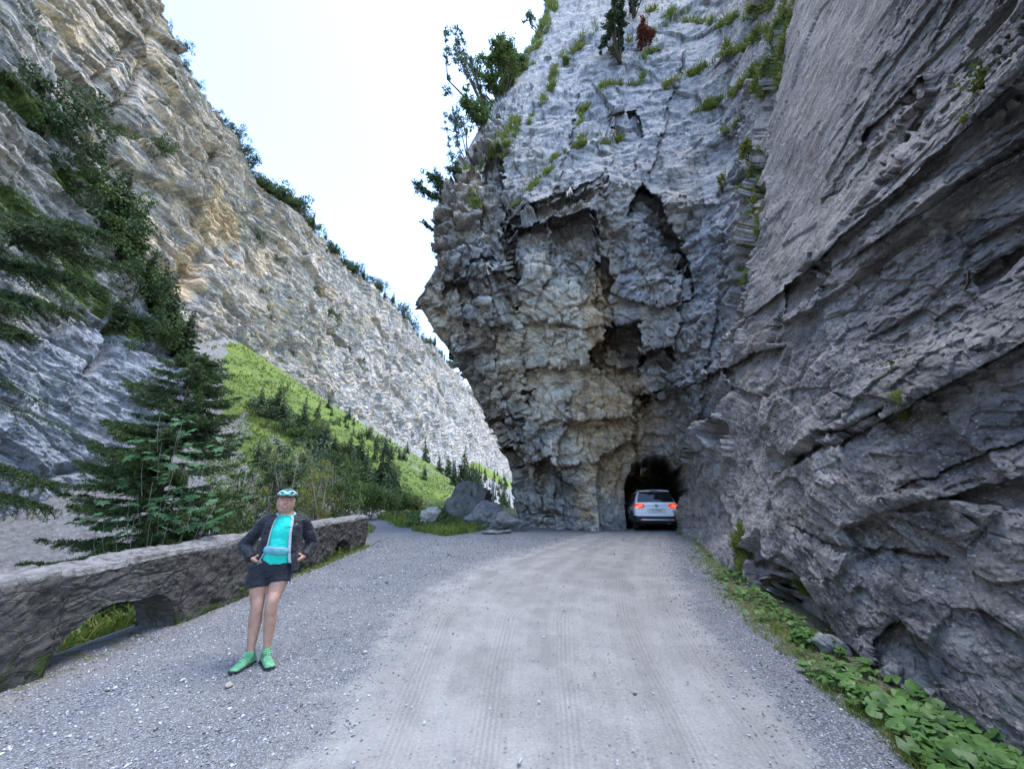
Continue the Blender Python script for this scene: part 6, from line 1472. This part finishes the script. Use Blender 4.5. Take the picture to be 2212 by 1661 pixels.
for (x0, x1, y0, y1, n_, hh, ls, lb) in ((-5.7, -4.75, 3.5, 5.8, 420, .26, .06, "leafy weeds on the bank seen through the near arch"), (-5.5, -4.25, 7.3, 8.4, 420, .42, .05, "leafy weeds filling the arch behind the hiker"), (-5.0, -4.05, 9.4, 11.2, 420, .22, .05, "leafy weeds growing out of the far arch of the parapet")):
    P = box_pts(n_, x0, x1, y0, y1); P[:, 2] += rg.uniform(.02, hh, n_); V, F = leaf_quads(P, rand_dirs(n_, rg), unit(rand_dirs(n_, rg) * .6 + [0, 0, 1]), rg.uniform(.6, 1.3, n_) * ls * 1.4, rg.uniform(.6, 1.2, n_) * ls, .15); o = np_mesh("weeds", V, F, LEAF); tag(o, lb, kind='stuff')
# grass and weeds along the side path and the boulders
xs = rg.uniform(815, 1120, 5200); ys = rg.uniform(1118, 1158, 5200)
lim = np.interp(xs, [800, 860, 900, 960, 1010, 1060, 1120], [1112, 1138, 1148, 1158, 1152, 1140, 1140]); m_ = ys < lim; P = hit(xs[m_], ys[m_], 12, 60, 900); P = P[noise(P, .9, 4, .6) > -.06]
blade_obj("path_grass", P, P * 0 + [0, 0, 1.], rg.uniform(.08, .38, len(P)), np.full(len(P), .028), rg, GRASS, "grass and weeds between the side path and the boulders", 6, .6, .3)
P = box_pts(1800, -5.2, -2.8, 17.5, 22.5); P[:, 2] += rg.uniform(.03, .30, len(P)); pj = proj(P); m_ = (pj[0] > 880) & (pj[0] < 1060) & (pj[1] < 1156); P = P[m_]; n = len(P)
V, F = leaf_quads(P, rand_dirs(n, rg), unit(rand_dirs(n, rg) * .6 + [0, 0, 1]), rg.uniform(.08, .22, n), rg.uniform(.06, .16, n), .15); o = np_mesh("weeds", V, F, LEAF); tag(o, "broad-leaved weeds around the pale rounded boulder", kind='stuff')
# meadow tufts on the debris slope
xs = rg.uniform(440, 1000, 16000); ys = rg.uniform(745, 1110, 16000); P = hit(xs, ys, 26, 400, 500); d_ = np.linalg.norm(P, axis=1)
ok = (noise(P, .12, 5, .6) > -.04) & (P[:, 1] < 380); P = P[ok]; d_ = d_[ok]
blade_obj("slope_grass", P, P * 0 + [0, 0, 1.], d_ * .0045 * rg.uniform(.5, 1.3, len(P)), d_ * .0014, rg, leaf_mat("meadow grass", (.07, .11, .016), (.17, .22, .035), .7, .3, .15), "tufty meadow grass on the debris slope", 4, .6, .2)
# ---------------- loose gravel
def stones(P, size, rg_, mat, name, label):
    n = len(P); base = unit(np.array([(1, 0, .1), (-.5, .86, 0), (-.5, -.86, .05), (.3, .2, .9), (-.3, -.1, -.9), (.5, -.6, .5)], float)); F0 = np.array([(0, 1, 3), (1, 2, 3), (2, 5, 3), (5, 0, 3), (1, 0, 4), (2, 1, 4), (5, 2, 4), (0, 5, 4)])
    S = size[:, None, None] * rg_.uniform(.55, 1.25, (n, 1, 3)) * np.array([1, .85, .55]) ; V = base[None] * rg_.uniform(.75, 1.25, (n, 6, 1)) * S
    a = rg_.uniform(0, 6.28, n); ca, sa = np.cos(a), np.sin(a); Rm = np.zeros((n, 3, 3)); Rm[:, 0, 0] = ca; Rm[:, 0, 1] = -sa; Rm[:, 1, 0] = sa; Rm[:, 1, 1] = ca; Rm[:, 2, 2] = 1
    tl = rg_.normal(size=n) * .35; Rx = np.zeros((n, 3, 3)); Rx[:, 0, 0] = 1; Rx[:, 1, 1] = np.cos(tl); Rx[:, 1, 2] = -np.sin(tl); Rx[:, 2, 1] = np.sin(tl); Rx[:, 2, 2] = np.cos(tl)
    V = np.einsum('nij,nkj->nki', Rm @ Rx, V) + P[:, None]; F = (F0[None] + (np.arange(n) * 6)[:, None, None]).reshape(-1, 3); o = np_mesh(name, V.reshape(-1, 3), F, mat); tag(o, label, kind='stuff'); return o
gm = NT("loose stone"); r_ = gm.geo.outputs['Random Per Island']; gc = gm.mix(gm.ramp(r_, 0, .8), (.10, .102, .11), (.32, .325, .34)); gc = gm.mix(gm.ramp(r_, .95, .97), gc, (.44, .44, .44)); gm.color(gc); gm = gm.m
n = 62000; xs = rg.uniform(-4.25, 5.0, n); ys = .9 + 13 * rg.random(n) ** 1.5; z = H0(xs, ys); P = np.stack([xs, ys, z], -1); pj = proj(P)
u = (pj[0] - curve_x(ROADL, pj[1])) / (curve_x(ROADR, pj[1]) - curve_x(ROADL, pj[1])); pr = 1 - .965 * sm(-.15, .2, u) * sm(1.05, .85, u); out = (pj[0] > curve_x(VERGE, pj[1]) + 25); keep = (rg.random(n) < pr) & ~out & (pj[1] < 1750); P = P[keep]
siz = rg.uniform(.0045, .013, len(P)) * (1 + .06 * P[:, 1]); siz[rg.random(len(P)) < .008] *= 2.0; P[:, 2] += siz * .25
stones(P, siz, rg, gm, "loose_gravel", "loose angular stones scattered over the gravel turnout and road edge")
xs = rg.uniform(430, 1010, 900); ys = rg.uniform(760, 1100, 900); P = hit(xs, ys, 26, 400, 500); P = P[P[:, 1] < 380]; sz = np.linalg.norm(P, axis=1) * rg.uniform(.0012, .0042, len(P)) * (rg.random(len(P)) ** 2 + .35)
stones(P, sz, rg, S_PALE, "scree_stones", "pale scree blocks scattered on the grassy debris slope")
xs = rg.uniform(-26, -7.5, 1500); ys = rg.uniform(3, 34, 1500); P = np.stack([xs, ys, H0(xs, ys)], -1); stones(P, rg.uniform(.12, .65, 1500) ** 1.3, rg, S_PALE, "river_stones", "pale river stones in the stream bed below the parapet")
